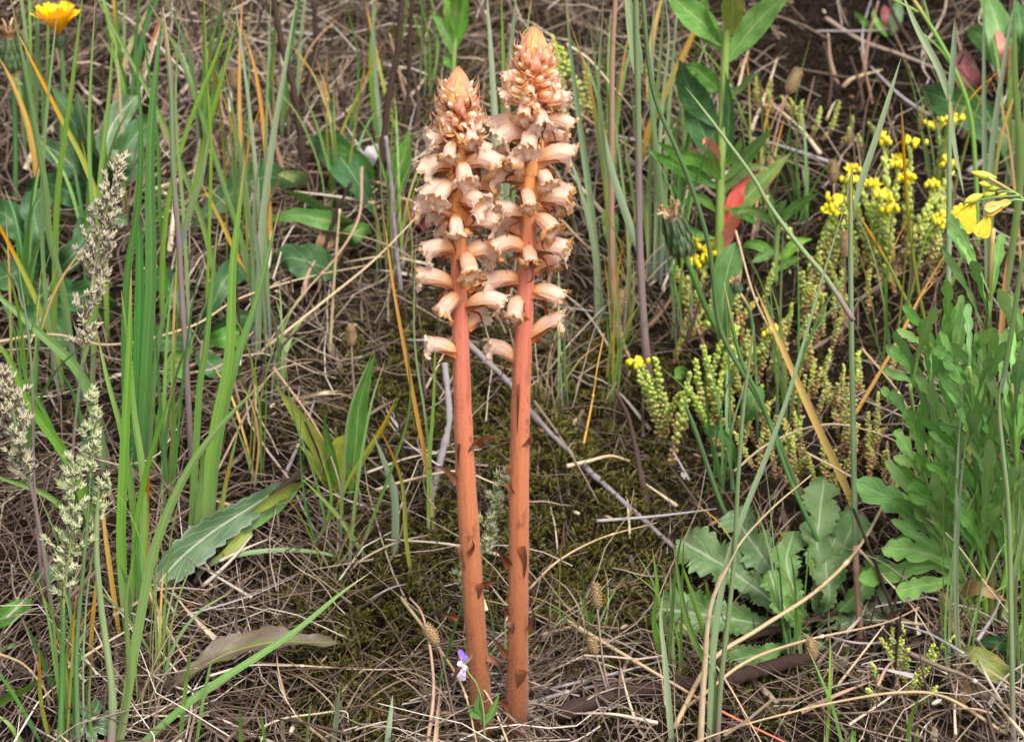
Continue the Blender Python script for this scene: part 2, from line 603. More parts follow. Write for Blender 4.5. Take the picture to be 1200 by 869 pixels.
def ico():
    t = (1 + 5 ** .5) / 2
    v = unit(np.array([[-1, t, 0], [1, t, 0], [-1, -t, 0], [1, -t, 0], [0, -1, t], [0, 1, t], [0, -1, -t], [0, 1, -t], [t, 0, -1], [t, 0, 1], [-t, 0, -1], [-t, 0, 1]], float))
    f = np.array([[0, 11, 5], [0, 5, 1], [0, 1, 7], [0, 7, 10], [0, 10, 11], [1, 5, 9], [5, 11, 4], [11, 10, 2], [10, 7, 6], [7, 1, 8], [3, 9, 4], [3, 4, 2], [3, 2, 6], [3, 6, 8], [3, 8, 9], [4, 9, 5], [2, 4, 11], [6, 2, 10], [8, 6, 7], [9, 8, 1]])
    return v, f


ICO_V, ICO_T = ico()


def rotm(a, b, c):
    ca, sa, cb, sb, cc, sc = cos(a), sin(a), cos(b), sin(b), cos(c), sin(c)
    return np.array([[cb * cc, -cb * sc, sb], [sa * sb * cc + ca * sc, -sa * sb * sc + ca * cc, -sa * cb], [-ca * sb * cc + sa * sc, ca * sb * sc + sa * cc, ca * cb]])


mb = MB()
for (x, y) in np.concatenate([scatter(5200, 'moss'), scatter(2600, 'lit')]):
    s = random.uniform(.0007, .0026) * random.uniform(.6, 1.2)
    R = rotm(*[random.uniform(0, 6) for _ in range(3)])
    v = (ICO_V * np.array([1, random.uniform(.6, 1), random.uniform(.5, .9)]) * (1 + RNG.normal(0, .12, (12, 1)))) @ R.T * s
    mb.add(v + [x, y, float(gz(x, y)) + s * .3], tris=ICO_T)
k = NT("soil_crumb")
c = k.ramp(k.rnd(), [(0, lin(38, 28, 24)), (.6, lin(66, 48, 40)), (.9, lin(94, 70, 54)), (1, lin(150, 104, 70))])
M['crumb'] = k.finish(c, .95, .1, bump=k.noise(k.pos(), 700, 3), bstr=.8, bdist=.001)
struct(mb.build("soil_crumbs", M['crumb'], smooth=False), "stuff")

mb = MB()
for (x, y) in scatter(520, 'lit'):
    s = random.uniform(.0010, .0019)
    R = rotm(random.uniform(-.6, .6), random.uniform(-.6, .6), random.uniform(0, 6))
    v = (ICO_V * np.array([2.3, .8, .8])) @ R.T * s
    mb.add(v + [x, y, float(gz(x, y)) + random.random() * .014 + s], tris=ICO_T)
k = NT("seed_husk")
c = k.ramp(k.rnd(), [(0, lin(150, 120, 90)), (.4, lin(190, 165, 135)), (.7, lin(226, 214, 196)), (.85, lin(160, 104, 76)), (1, lin(176, 120, 88))])
M['husk'] = k.finish(c, .6, .3)
struct(mb.build("seed_husks", M['husk']), "stuff")

# --- moss: many short leafy tips ---
k = NT("moss")
uv, u, v = k.uv()
c = k.ramp(k.rnd(), [(0, lin(46, 34, 24)), (.22, lin(50, 42, 22)), (.5, lin(70, 66, 26)), (.78, lin(98, 94, 40)), (1, lin(84, 64, 38))])
c = k.mix(k.math('MULTIPLY', k.step(v, .35, 1), k.step(k.rnd(), .12, .3)), c, lin(140, 136, 62))
M['moss'] = k.finish(c, .6, .25, .25)


def moss_tips(n):
    XY = scatter(n, 'moss')
    l, md, px, py = zone(XY[:, 0], XY[:, 1])
    clump = .5 + .5 * np.sin(XY[:, 0] * 210 + 2 * np.sin(XY[:, 1] * 130)) * np.sin(XY[:, 1] * 190 + 2 * np.sin(XY[:, 0] * 90))
    ln = RNG.uniform(.004, .0105, n) * (.55 + .7 * clump)
    az = RNG.uniform(0, 2 * pi, n)
    el = RNG.uniform(.25, 1.4, n)
    d = np.stack([np.cos(az) * np.cos(el), np.sin(az) * np.cos(el), np.sin(el)], 1)
    s = unit(np.cross(d, RNG.normal(0, 1, (n, 3))))
    h = clump * .016 * md
    b = np.stack([XY[:, 0], XY[:, 1], gz(XY[:, 0], XY[:, 1]) + h - .001], 1)
    wd = (RNG.uniform(.0004, .0009, n))[:, None]
    droop = np.array([0, 0, -1.0]) * (ln * .25)[:, None]
    P = np.stack([b - s * wd * .6, b + s * wd * .6, b + d * ln[:, None] * .55 - s * wd, b + d * ln[:, None] * .55 + s * wd, b + d * ln[:, None] + droop], 1)
    i = np.arange(n)[:, None] * 5
    quads = i + np.array([[0, 1, 3, 2]])
    tris = i + np.array([[2, 3, 4]])
    uvp = np.tile(np.array([[.4, 0], [.6, 0], [.3, .5], [.7, .5], [.5, 1]]), (n, 1))
    big = .5 + .5 * np.sin(XY[:, 0] * 37 + 1.3) * np.sin(XY[:, 1] * 41)
    r = np.clip(.15 + .45 * clump + .25 * big + RNG.normal(0, .14, n), 0, 1)
    dark = (px > 850) & (py < 260)
    r = np.where(dark, RNG.uniform(0, .14, n), r)
    mb = MB()
    mb.add(P, quads=quads, tris=tris, uv=uvp, rnd=np.repeat(r, 5))
    struct(mb.build("moss", M['moss']), "stuff")


moss_tips(110000)

# ------------------------------------------------------------------ the two broomrapes
k = NT("broomrape_stem")
uv, u, v = k.uv()
c = k.ramp(v, [(0, lin(104, 58, 36, .92)), (.2, lin(158, 96, 60, .95)), (.42, lin(196, 120, 78, .95)), (.55, lin(208, 120, 92, .92)), (.66, lin(216, 126, 104, .92)), (.74, lin(218, 134, 100, .92)), (.82, lin(240, 170, 100, 1)), (.92, lin(242, 180, 116, 1)), (1, lin(222, 140, 124, .92))])
st = k.noise(k.scaled(uv, 24, 7), 1.0, 4, .7)
bl = k.noise(k.scaled(uv, 4, 16), 1.0, 5, .75)
c = k.mix(k.math('MULTIPLY', k.step(st, .47, .7), .34), c, lin(150, 76, 48))
c = k.mix(k.math('MULTIPLY', k.step(bl, .55, .64), .7), c, lin(116, 58, 38, .92))
b2 = k.noise(k.scaled(uv, 3.0, 5.0), 1.0, 4, .7)
c = k.mix(k.math('MULTIPLY', k.step(b2, .5, .66), .6), c, lin(150, 78, 52, .92))
fz = k.noise(k.pos(), 1500.0, 2, .7)
c = k.mix(k.math('MULTIPLY', k.step(fz, .55, .72), .22), c, lin(232, 176, 138, .92))
M['br_stem'] = k.finish(c, .5, .35, bump=k.math('ADD', st, fz), bstr=.5, bdist=.0005, sheen=.1, sss=.2)

k = NT("stem_hair")
M['br_hair'] = k.finish(pale(226, 164, 132), .5, .3, .5)

k = NT("broomrape_corolla")
uv, u, v = k.uv()
r = k.rnd()
c = k.ramp(v, [(0, pale(252, 172, 96)), (.35, pale(253, 208, 160)), (.7, pale(254, 224, 200)), (1, pale(254, 224, 210))])
vn = k.math('SINE', k.math('MULTIPLY', u, 2 * pi * 11))
nz = k.noise(k.scaled(uv, 8, 5), 1.0, 4, .6)
c = k.mix(k.math('MULTIPLY', k.step(vn, .5, 1), .1), c, pale(232, 168, 150))
c = k.mix(k.math('MULTIPLY', k.step(nz, .5, .75), .3), c, pale(236, 178, 150))
c = k.mix(k.math('MULTIPLY', k.step(r, .55, 1), .5), c, pale(226, 172, 120))
M['br_cor'] = k.finish(c, .45, .4, .5, bump=k.math('ADD', nz, k.math('MULTIPLY', vn, .3)), bstr=.5, bdist=.0006, sheen=.2, sss=.35)

k = NT("broomrape_lip")
uv, u, v = k.uv()
r = k.rnd()
nz = k.noise(k.scaled(uv, 22, 6), 1.0, 4, .65)
e = k.math('ADD', k.math('MULTIPLY', v, .9), k.math('ADD', k.math('MULTIPLY', nz, .6), k.math('MULTIPLY_ADD', r, .9, -.78)))
c = k.mix(k.step(nz, .4, .7), pale(253, 232, 212), pale(250, 214, 184))
c = k.mix(k.step(e, .55, .95), c, pale(222, 172, 112))
c = k.mix(k.math('MULTIPLY', k.step(e, .85, 1.2), .8), c, pale(186, 122, 64))
M['br_lip'] = k.finish(c, .5, .35, .5, bump=nz, bstr=.7, bdist=.0008)

k = NT("broomrape_bract")
uv, u, v = k.uv()
c = k.ramp(v, [(0, lin(206, 128, 76)), (.3, lin(160, 92, 56)), (1, lin(98, 56, 38))])
nz = k.noise(k.scaled(uv, 12, 6), 1.0, 3)
c = k.vary(k.mix(k.math('MULTIPLY', k.step(nz, .45, .7), .5), c, lin(98, 54, 34)), k.rnd(), .008, .2, .5)
M['br_bract'] = k.finish(c, .6, .3, .12, bump=nz, bstr=.4, bdist=.0004)

k = NT("broomrape_young_bract")
uv, u, v = k.uv()
c = k.mix(k.step(k.rnd(), .2, .8), pale(250, 186, 160), pale(253, 206, 136))
c = k.mix(k.step(v, .72, 1), c, pale(242, 178, 112))
nz = k.noise(k.scaled(uv, 20, 3), 1.0, 3)
c = k.mix(k.math('MULTIPLY', k.step(nz, .5, .7), .35), c, pale(238, 168, 144))
M['br_young'] = k.finish(c, .5, .35, .5, bump=nz, bstr=.4, bdist=.0004, sheen=.3, sss=.35)

k = NT("broomrape_bud")
uv, u, v = k.uv()
c = k.ramp(v, [(0, pale(252, 172, 92)), (.45, pale(254, 208, 136)), (.75, pale(250, 212, 160)), (1, pale(254, 240, 222))])
nz = k.noise(k.scaled(uv, 9, 5), 1.0, 3)
c = k.vary(k.mix(k.math('MULTIPLY', k.step(nz, .5, .75), .35), c, pale(228, 148, 112)), k.rnd(), .02, .15, .15)
M['br_bud'] = k.finish(c, .45, .4, .5, bump=nz, bstr=.4, bdist=.0005, sheen=.2, sss=.35)

k = NT("stigma")
M['br_stigma'] = k.finish(pale(226, 150, 60), .4, .4)


k = NT("broomrape_scale")
uv, u, v = k.uv()
c = k.ramp(v, [(0, lin(150, 86, 52)), (.3, lin(104, 60, 40)), (1, lin(70, 42, 32))])
nz = k.noise(k.scaled(uv, 12, 6), 1.0, 3)
c = k.vary(k.mix(k.math('MULTIPLY', k.step(nz, .45, .7), .5), c, lin(74, 44, 32)), k.rnd(), .008, .2, .5)
M['br_scale'] = k.finish(c, .65, .3, .1, bump=nz, bstr=.5, bdist=.0004)


def bez(A, C, B, n):
    t = np.linspace(0, 1, n)[:, None]
    return A * (1 - t) ** 2 + 2 * C * t * (1 - t) + B * t * t


def br_flower(root, A, Mo, up_bulge, r, brown, bract_len):
    """one tubular flower from stem point A to its mouth Mo"""
    r *= random.uniform(.93, 1.06)
    C = (A + Mo) / 2 + np.array([0, 0, 1.0]) * up_bulge + unit(Mo - A) * .0 
    n, sd = 12, 18
    S = bez(A, C, Mo, n)
    T = unit(np.gradient(S, axis=0))
    upv = np.array([0, 0, 1.0])
    side = unit(np.cross(T, upv + 1e-3 * T[:1]))
    hood = np.cross(side, T)                       # the flower's own up
    t = np.linspace(0, 1, n)
    R = r * np.interp(t, [0, .12, .3, .6, .85, 1], [.42, .68, .88, 1.0, 1.02, 1.0])
    th = np.linspace(0, 2 * pi, sd, endpoint=False)
    ridge = 1 + .05 * np.cos(5 * th + random.random() * 6)
    P = S[:, None] + R[:, None, None] * ridge[None, :, None] * (side[:, None] * np.sin(th)[None, :, None] * .95 + hood[:, None] * np.cos(th)[None, :, None])
    P += RNG.normal(0, r * .02, P.shape)
    mb = MB()
    uvp = np.stack([np.broadcast_to(th / 2 / pi, P.shape[:2]), np.broadcast_to(t[:, None], P.shape[:2])], -1)
    mb.grid(P, uvp, brown, wrap=True)
    # inside of the tube
    m = 5
    ti = np.linspace(1, .72, m)
    Si = np.stack([np.interp(ti, t, S[:, j]) for j in range(3)], 1)
    Ri = np.interp(ti, t, R) * np.array([.97, .9, .72, .45, .06])
    idx = (ti * (n - 1)).astype(int)
    Pi = Si[:, None] + Ri[:, None, None] * (side[idx][:, None] * np.sin(th)[None, :, None] * .95 + hood[idx][:, None] * np.cos(th)[None, :, None])
    mb.grid(Pi, np.stack([np.broadcast_to(th / 2 / pi, Pi.shape[:2]), np.broadcast_to(np.linspace(.5, -.1, m)[:, None], Pi.shape[:2])], -1), brown, wrap=True)
    f = mb.build("flower", M['br_cor'], root)
    # ragged lips: two-lobed hood above, three spreading lobes below
    lm = MB()
    e, sv, hv = T[-1], side[-1], hood[-1]
    J = 7
    lipd, lipb = random.uniform(.15, .75), random.uniform(-.1, .75)
    for (a0, a1, L, flare, nl) in ((-1.35, 1.35, 1.15, .42, 2), (1.15, 5.13, 1.35, .8, 3)):
        q = 31
        a = np.linspace(a0, a1, q)
        s = np.linspace(0, 1, q)
        lobe = .62 + .38 * np.abs(np.sin(s * nl * pi)) ** .6
        lobe *= 1 - .25 * (np.abs(s - .5) * 2) ** 6
        lobe = lobe + RNG.normal(0, .07, q)
        ph = [random.random() * 6 for _ in range(4)]
        rows = []
        for j in range(J):
            x = j / (J - 1)
            rad = R[-1] * (1 + flare * x * x * 1.2 * lobe)
            fwd = L * r * x * lobe * (1 - .35 * flare * x)
            wav = (RNG.normal(0, .07, q) * x + random.uniform(.12, .26) * x * x * np.sin(s * random.uniform(26, 44) + ph[0]) + random.uniform(.08, .22) * x * np.sin(s * random.uniform(9, 19) + ph[1] + 2 * x)) * r
            p = Mo + e * fwd[:, None] + (sv * np.sin(a)[:, None] * .95 + hv * np.cos(a)[:, None]) * (rad + wav)[:, None]
            p = p + e * ((RNG.normal(0, .06, q) * x + random.uniform(.1, .34) * x * np.sin(s * random.uniform(11, 27) + ph[2])) * r)[:, None]
            if flare < .5:
                p = p - hv * (x * x * r * lipd)
            else:
                p = p - e * (x * x * r * lipb) - hv * (x * x * r * .2)
            rows.append(p)
        P = np.array(rows)
        vv, uu = np.meshgrid(np.linspace(0, 1, J), s, indexing='ij')
        lm.grid(P, np.stack([uu, vv], -1), min(1, max(0, brown + random.uniform(-.15, .15))))
    lm_o = lm.build("lip", M['br_lip'], f)
    # stigma in the mouth
    sm = MB()
    for q in (-1, 1):
        R3 = rotm(random.random() * 6, random.random() * 6, 0)
        sm.add((ICO_V * r * .22) @ R3.T + Mo - e * r * .35 + sv * q * r * .2 + hv * r * .38, tris=ICO_T)
    sm.build("stigma", M['br_stigma'], f)
    # bract under the flower, curling down at its tip
    if bract_len:
        bm = MB()
        out = unit((Mo - A) * np.array([1, 1, 0]) + 1e-6)
        b0 = A - hood[0] * r * .5
        k1 = b0 + out * bract_len * .35 - upv * bract_len * .12 + sv * random.gauss(0, .12) * bract_len
        k2 = b0 + out * bract_len * random.uniform(.42, .62) - upv * bract_len * random.uniform(.45, .7) + sv * random.gauss(0, .15) * bract_len
        k3 = k2 + np.array([random.gauss(0, .2), random.gauss(0, .12), -.3]) * bract_len * .8
        S2 = spine([b0, k1, k2, k3], 12)
        w2 = r * .5 * np.interp(np.linspace(0, 1, 12), [0, .15, .4, .75, 1], [.8, 1, .7, .28, .04])
        bm.ribbon(S2, w2, roll=random.gauss(0, .4) + (pi / 2 if abs(out[0]) > .7 else 0), fold=.5, nu=5, twist=random.gauss(0, .5))
        bm.build("bract", M['br_bract'], f)
        cm = MB()                                                       # calyx teeth
        for q in (-1, 1):
            c0 = A + sv * q * r * .55
            S3 = spine([c0, c0 + (S[4] - A) * .8 + sv * q * r * .35 - hood[3] * r * .3, S[7] + sv * q * r * 1.0 - hood[6] * r * .5, S[8] + sv * q * r * 1.3 - hood[6] * r * .6], 9)
            cm.ribbon(S3, r * np.linspace(.42, .05, 9), roll=random.gauss(0, .6), fold=.4)
        cm.build("calyx_tooth", M['br_bract'], f)
    return f


def broomrape(label, axis_px, base_px, wid_px, tip_px, flowers, buds_from, scales, seedv):
    global RNG
    random.seed(seedv)
    RNG = np.random.default_rng(seedv)
    B = G(*base_px)
    Y0 = B[1]
    root = thing("broomrape", label, "flower spike", B)
    ax = spine([B - np.array([0, 0, .012])] + [W(x, y, Y0) for x, y in axis_px], 70)
    z0, z1 = ax[0, 2], ax[-1, 2]
    v = (ax[:, 2] - z0) / (z1 - z0)
    mpp = m_at(ax[35])
    rad = np.interp(v, [p[0] for p in wid_px], [p[1] for p in wid_px]) * mpp / 2 * .95
    sides = 28
    T, a, b = frames(ax)
    th = np.linspace(0, 2 * pi, sides, endpoint=False)
    flute = 1 + .03 * np.cos(th * 7 + v[:, None] * 5) + .02 * np.cos(th * 3 + v[:, None] * 20) + .02 * np.sin(v * 90)[:, None]
    P = ax[:, None] + (rad[:, None] * flute)[..., None] * (a[:, None] * np.cos(th)[None, :, None] + b[:, None] * np.sin(th)[None, :, None])
    mb = MB()
    mb.grid(P, np.stack([np.broadcast_to(th / 2 / pi, P.shape[:2]), np.broadcast_to(v[:, None], P.shape[:2])], -1), wrap=True)
    mb.build("stem", M['br_stem'], root)
    # glandular hairs
    n = 5200
    hv = RNG.uniform(.03, .95, n)
    ha = RNG.uniform(0, 2 * pi, n)
    c0 = np.stack([np.interp(hv, v, ax[:, j]) for j in range(3)], 1)
    d = np.stack([np.cos(ha), np.sin(ha), RNG.normal(0, .25, n)], 1)
    rr = np.interp(hv, v, rad)[:, None]
    hl = RNG.uniform(.0004, .0013, n)[:, None]
    p0 = c0 + d * rr * .97
    p1 = c0 + d * (rr + hl)
    s = unit(np.cross(d, [0, 0, 1.0])) * .00004
    hb = MB()
    i = np.arange(n)[:, None] * 4
    hb.add(np.stack([p0 - s, p0 + s, p1 + s * 1.3, p1 - s * 1.3], 1), quads=i + np.array([[0, 1, 2, 3]]))
    struct(hb.build("stem_hairs", M['br_hair'], root), "stuff")

    def axis_at(py):
        """axis point and radius at the picture height py"""
        zz = W(600, py, Y0)[2]
        return np.array([np.interp(zz, ax[:, 2], ax[:, j]) for j in range(3)]), float(np.interp(zz, ax[:, 2], rad)), zz

    # open flowers
    for (axp, ayp, mxp, myp, dy, brown, sz) in flowers:
        Cn, rr, _ = axis_at(ayp)
        a0 = W(axp, ayp, Y0)
        dx = np.clip(a0[0] - Cn[0], -rr, rr)
        sy = -1 if dy < 0 else 1
        A = np.array([Cn[0] + dx * .8, Y0 + sy * math.sqrt(max(rr * rr - dx * dx, 0)) * .75, Cn[2]])
        if dy < -.01:                                  # facing the viewer: the tube nods
            A = A + np.array([0, 0, 6 * mpp])
            Mo = W(mxp + random.gauss(0, 2.5), myp + random.uniform(-1, 7), Y0 + dy * random.uniform(.75, .95))
        else:
            Mo = W(mxp, myp + random.uniform(-1, 4), Y0 + dy)
        Mo = A + (Mo - A) * random.uniform(.72, .92)
        brown = max(0, brown * 1.0 + random.gauss(0, .1))
        Ln = np.linalg.norm(Mo - A)
        br_flower(root, A, Mo, Ln * random.uniform(.18, .42), 9.2 * mpp * sz * random.uniform(.9, 1.1), brown, random.uniform(24, 36) * mpp)
    # unopened buds, spiralling up into the bract cone
    y_lo, y_hi, w_lo, w_hi, nb = buds_from
    for i in range(nb):
        f = i / (nb - 1)
        py = y_lo + (y_hi - y_lo) * f ** .92
        Cn, rr, _ = axis_at(py)
        ang = i * 2.39996 + random.gauss(0, .12)
        half = (w_lo + (w_hi - w_lo) * f) * mpp * .5
        L = np.interp(f, [0, .5, 1], [26, 19, 12]) * mpp
        w2 = np.interp(f, [0, .5, 1], [6.6, 4.8, 3.0]) * mpp * random.uniform(.65, 1.0)
        o = np.array([cos(ang), sin(ang), 0])
        A = Cn + o * rr * .6
        tip = Cn + o * half + np.array([0, 0, np.interp(f, [0, 1], [5, 14])]) * mpp
        dr = unit(tip - A)
        tip = A + dr * max(L, np.linalg.norm(tip - A))
        S = bez(A, (A + tip) / 2 - np.array([0, 0, L * .12]), tip, 9)
        mb = MB()
        mb.tube(S, w2 * .9 * np.array([.5, .75, .9, .97, 1, .98, .95, .84, .5]) * (1 + RNG.normal(0, .04, 9)), 11)
        bo = mb.build("bud", M['br_bud'], root)
        bm = MB()
        o2 = np.array([-o[1], o[0], 0])
        b0 = Cn + o * rr - np.array([0, 0, 3 * mpp])
        e = tip + o * random.uniform(2, 6) * mpp
        up = random.uniform(2, 12) * mpp
        S2 = spine([b0, (b0 + e) / 2 + o * 2 * mpp - np.array([0, 0, 4 * mpp]), e - np.array([0, 0, 4 * mpp]), e + np.array([0, 0, up]) + o2 * random.gauss(0, 5) * mpp], 10)
        bm.ribbon(S2, w2 * .95 * np.interp(np.linspace(0, 1, 10), [0, .3, .6, 1], [.9, 1, .55, .05]), roll=0, fold=.5, nu=5, toward=Cn + o * 1)
        bm.build("bract", M['br_bract'] if random.random() < .08 else M['br_young'], bo)
    # thread-like calyx tips standing out between the buds
    for i in range(84):
        f = random.random()
        py = y_lo + 14 + (y_hi - 24 - y_lo) * f
        Cn, rr, _ = axis_at(py)
        ang = random.uniform(0, 6.28)
        o = np.array([cos(ang), sin(ang), 0])
        half = (w_lo + (w_hi - w_lo) * f) * mpp * .5
        p0, p1 = Cn + o * half * .7, Cn + o * (half + random.uniform(0, 4) * mpp) + np.array([0, 0, random.uniform(2, 8) * mpp])
        p2 = p1 + np.array([random.gauss(0, 3), random.gauss(0, 3), random.uniform(3, 11)]) * mpp + o * random.uniform(-3, 3) * mpp
        bm = MB()
        bm.ribbon(spine([p0, p1, p2], 8), 1.5 * mpp * np.linspace(1, .12, 8), roll=random.uniform(-1, 1), twist=random.gauss(0, 1))
        bm.build("calyx_tip", M['br_bract'] if random.random() < .06 else M['br_young'], root)
    # young bracts closed over the tip
    for i in range(34):
        f = i / 33
        py = y_hi + 12 + (tip_px[1] + 9 - y_hi - 12) * f
        Cn, rr, _ = axis_at(py)
        ang = i * 2.39996
        o = np.array([cos(ang), sin(ang), 0])
        half = np.interp(f, [0, .5, 1], [w_hi * .62, w_hi * .40, 4]) * mpp
        L = np.interp(f, [0, .6, 1], [30, 27, 14]) * mpp
        b0 = Cn + o * half * .55 - np.array([0, 0, L * .3])
        k1 = Cn + o * half * 1.05
        k2 = Cn + o * half * .8 + np.array([0, 0, L * .38])
        k3 = Cn + o * half * .35 + np.array([0, 0, L * .68]) + o * random.uniform(0, 2.5) * mpp
        bm = MB()
        bm.ribbon(spine([b0, k1, k2, k3], 9), np.interp(f, [0, 1], [6.5, 4]) * mpp * np.interp(np.linspace(0, 1, 9), [0, .3, .6, 1], [.8, 1, .7, .04]), fold=-.7, nu=5, toward=Cn + o * 1)
        bm.build("bract", M['br_young'], root)
    # scale leaves down the stem
    for pts, wp in scales:
        (x0, y0, d0) = pts[0]
        Cn, rr, _ = axis_at(y0)
        p = []
        for (x, y, dd) in pts:
            if dd is None:                                    # lies against the stem's front
                q = W(x, y, Y0 - rr)
                dx = np.clip(q[0] - Cn[0], -rr * .97, rr * .97)
                p.append(W(x, y, Y0 - math.sqrt(rr * rr - dx * dx) - .0008))
            else:
                p.append(W(x, y, Y0 + dd))
        S = spine(p, 12)
        bm = MB()
        bm.ribbon(S, wp * 1.05 * mpp * .5 * np.interp(np.linspace(0, 1, 12), [0, .2, .5, 1], [1, .95, .6, .05]), roll=random.gauss(0, .25), fold=.4, nu=5, twist=random.gauss(0, .5))
        bm.build("scale_leaf", M['br_scale'], root)
    return root


LF = [  # attach x, y, mouth x, y, mouth depth (m, towards the viewer negative), browning, size
    (533, 412, 501, 397, -.004, .55, .95), (538, 350, 517, 362, -.012, .75, 1.0), (529, 335, 489, 320, -.003, .45, 1.05),
    (530, 290, 496, 291, -.003, .55, 1.05), (533, 262, 533, 273, -.018, .6, .95), (525, 252, 487, 238, -.003, .35, 1.0),
    (528, 222, 512, 227, -.016, .3, 1.05), (527, 216, 496, 226, -.008, .3, .95), (549, 361, 588, 352, -.004, .5, 1.05),
    (548, 386, 566, 362, .012, .5, .85), (546, 306, 553, 316, -.018, .8, .95), (549, 303, 583, 291, .004, .45, 1.1),
    (546, 266, 588, 254, -.002, .35, 1.1), (543, 238, 568, 234, -.015, .3, 1.1), (542, 200, 546, 208, -.018, .45, .95),
    (550, 196, 586, 188, -.008, .4, 1.15), (528, 178, 525, 183, -.016, .5, .85), (521, 196, 493, 194, -.004, .35, 1.05),
    (525, 170, 501, 156, -.004, .35, .95), (549, 178, 576, 172, -.003, .4, .95), (548, 160, 551, 164, -.014, .55, .8),
    (530, 300, 520, 262, .014, .4, .9), (552, 340, 574, 322, .014, .4, .95), (548, 226, 580, 216, .012, .35, 1.0),
    (540, 330, 525, 348, .016, .5, .9), (528, 238, 508, 250, .014, .4, .9), (535, 155, 515, 140, -.008, .4, .7), (545, 148, 560, 136, -.006, .4, .7),
]
RF = [
    (604, 426, 572, 398, .000, .3, .9), (626, 398, 658, 371, -.001, .35, .98), (606, 358, 599, 370, -.017, .85, 1.05),
    (628, 343, 662, 347, -.004, .75, 1.05), (619, 296, 624, 309, -.018, .9, 1.0), (631, 294, 670, 288, -.004, .6, 1.1),
    (606, 328, 569, 326, .002, .5, 1.1), (612, 290, 577, 287, -.006, .7, 1.1), (634, 262, 648, 266, -.015, .9, 1.05),
    (633, 238, 668, 230, -.003, .65, 1.1), (614, 232, 614, 240, -.018, .8, .95), (609, 256, 584, 240, -.005, .45, 1.1),
    (633, 254, 654, 240, .012, .6, .9), (628, 320, 652, 303, .012, .7, .9), (633, 190, 669, 176, -.004, .6, 1.1),
    (636, 206, 645, 214, -.014, .75, 1.0), (634, 230, 664, 222, .008, .6, 1.0), (621, 160, 621, 170, -.018, .3, 1.05),
    (612, 188, 597, 193, -.012, .55, 1.05), (606, 214, 575, 206, .000, .5, 1.1), (606, 166, 582, 155, -.004, .4, 1.0),
    (640, 146, 670, 141, -.004, .6, 1.0), (630, 136, 636, 140, -.016, .4, .95), (613, 126, 614, 131, -.015, .5, .8),
    (606, 150, 584, 141, .006, .4, 1.0), (637, 124, 663, 113, -.004, .35, .95), (605, 120, 585, 110, -.003, .35, .9),
    (606, 276, 592, 262, .012, .5, .95), (610, 200, 590, 175, .012, .4, .95), (636, 170, 660, 160, .012, .5, .95),
    (642, 104, 656, 92, -.003, .35, .75), (604, 98, 592, 86, -.003, .35, .7), (622, 108, 620, 106, -.013, .4, .7),
]
broomrape("shorter salmon broomrape spike with pink tip, standing on the violet's side", [(562, 800), (556, 720), (551, 640), (545, 540), (541, 430), (538, 330), (537, 250), (537, 170), (537, 110), (537, 82)], (566, 858),
          [(0, 32), (.05, 29), (.15, 27), (.3, 26), (.5, 23), (.6, 20.5), (.75, 18), (.85, 23), (.93, 16), (1, 2)], (537, 78), LF, (158, 110, 58, 34, 44),
          [([(560, 519, None), (553, 524, None), (548, 530, None)], 9), ([(560, 523, -.003), (566, 515, -.006), (578, 512, -.008), (595, 516, -.008)], 8),
           ([(536, 566, -.003), (528, 556, -.006), (515, 547, -.008), (498, 550, -.009)], 9), ([(563, 687, -.003), (572, 683, -.006), (590, 681, -.008)], 8),
           ([(562, 684, None), (562, 693, None), (561, 702, None)], 9), ([(537, 725, -.002), (522, 719, -.005), (508, 716, -.007)], 7),
           ([(541, 640, None), (542, 655, None), (545, 668, None)], 10), ([(549, 650, -.007), (555, 640, -.007), (553, 632, -.007)], 6),
           ([(549, 790, -.004), (538, 782, -.009), (530, 800, -.011)], 9), ([(538, 520, None), (537, 535, None), (537, 548, None)], 4), ([(572, 770, -.004), (582, 776, -.006), (590, 790, -.004)], 8)], 11)
broomrape("taller salmon broomrape spike with the fuller flower head", [(606, 800), (607, 720), (608, 640), (609, 540), (612, 430), (616, 340), (620, 260), (624, 180), (626, 110), (626, 60), (626, 36)], (603, 856),
          [(0, 34), (.05, 31), (.15, 27), (.3, 25), (.5, 23.5), (.6, 22), (.75, 20), (.85, 26), (.93, 19), (1, 2)], (626, 30), RF, (122, 62, 68, 36, 50),
          [([(624, 515, -.006), (618, 519, None), (611, 523, None)], 9), ([(594, 566, None), (599, 574, None), (604, 578, None)], 8), ([(597, 664, -.004), (588, 650, -.008), (577, 640, -.009)], 10),
           ([(611, 640, None), (615, 660, None), (614, 678, None)], 9), ([(595, 722, -.004), (590, 714, -.006), (584, 716, -.008)], 7), ([(597, 728, None), (600, 734, None), (601, 742, None)], 9),
           ([(594, 770, -.003), (584, 755, -.006), (572, 742, -.008)], 8), ([(612, 784, None), (610, 795, None), (606, 806, None)], 14), ([(596, 828, -.004), (586, 822, -.008), (576, 824, -.009)], 9),
           ([(620, 740, -.006), (625, 720, -.008), (622, 708, -.007)], 8), ([(607, 450, None), (607, 470, None), (606, 510, None)], 4), ([(598, 545, -.006), (592, 555, -.008), (584, 552, -.008)], 7)], 12)
random.seed(21)
RNG = np.random.default_rng(21)

# ------------------------------------------------------------------ grasses
BL = lambda n: np.interp(np.linspace(0, 1, n), [0, .2, .55, .82, 1], [.75, 1, .92, .58, .04])


def ppath(pts, Y0, dY=0.0):
    """points on the upright plane through a plant's foot, leaning dY by the last point"""
    p = np.asarray(pts, float)
    s = np.concatenate([[0], np.cumsum(np.linalg.norm(np.diff(p, axis=0), axis=1))])
    s = s / max(s[-1], 1e-6)
    return [W(x, y, Y0 + dY * t * t) for (x, y), t in zip(p, s)]


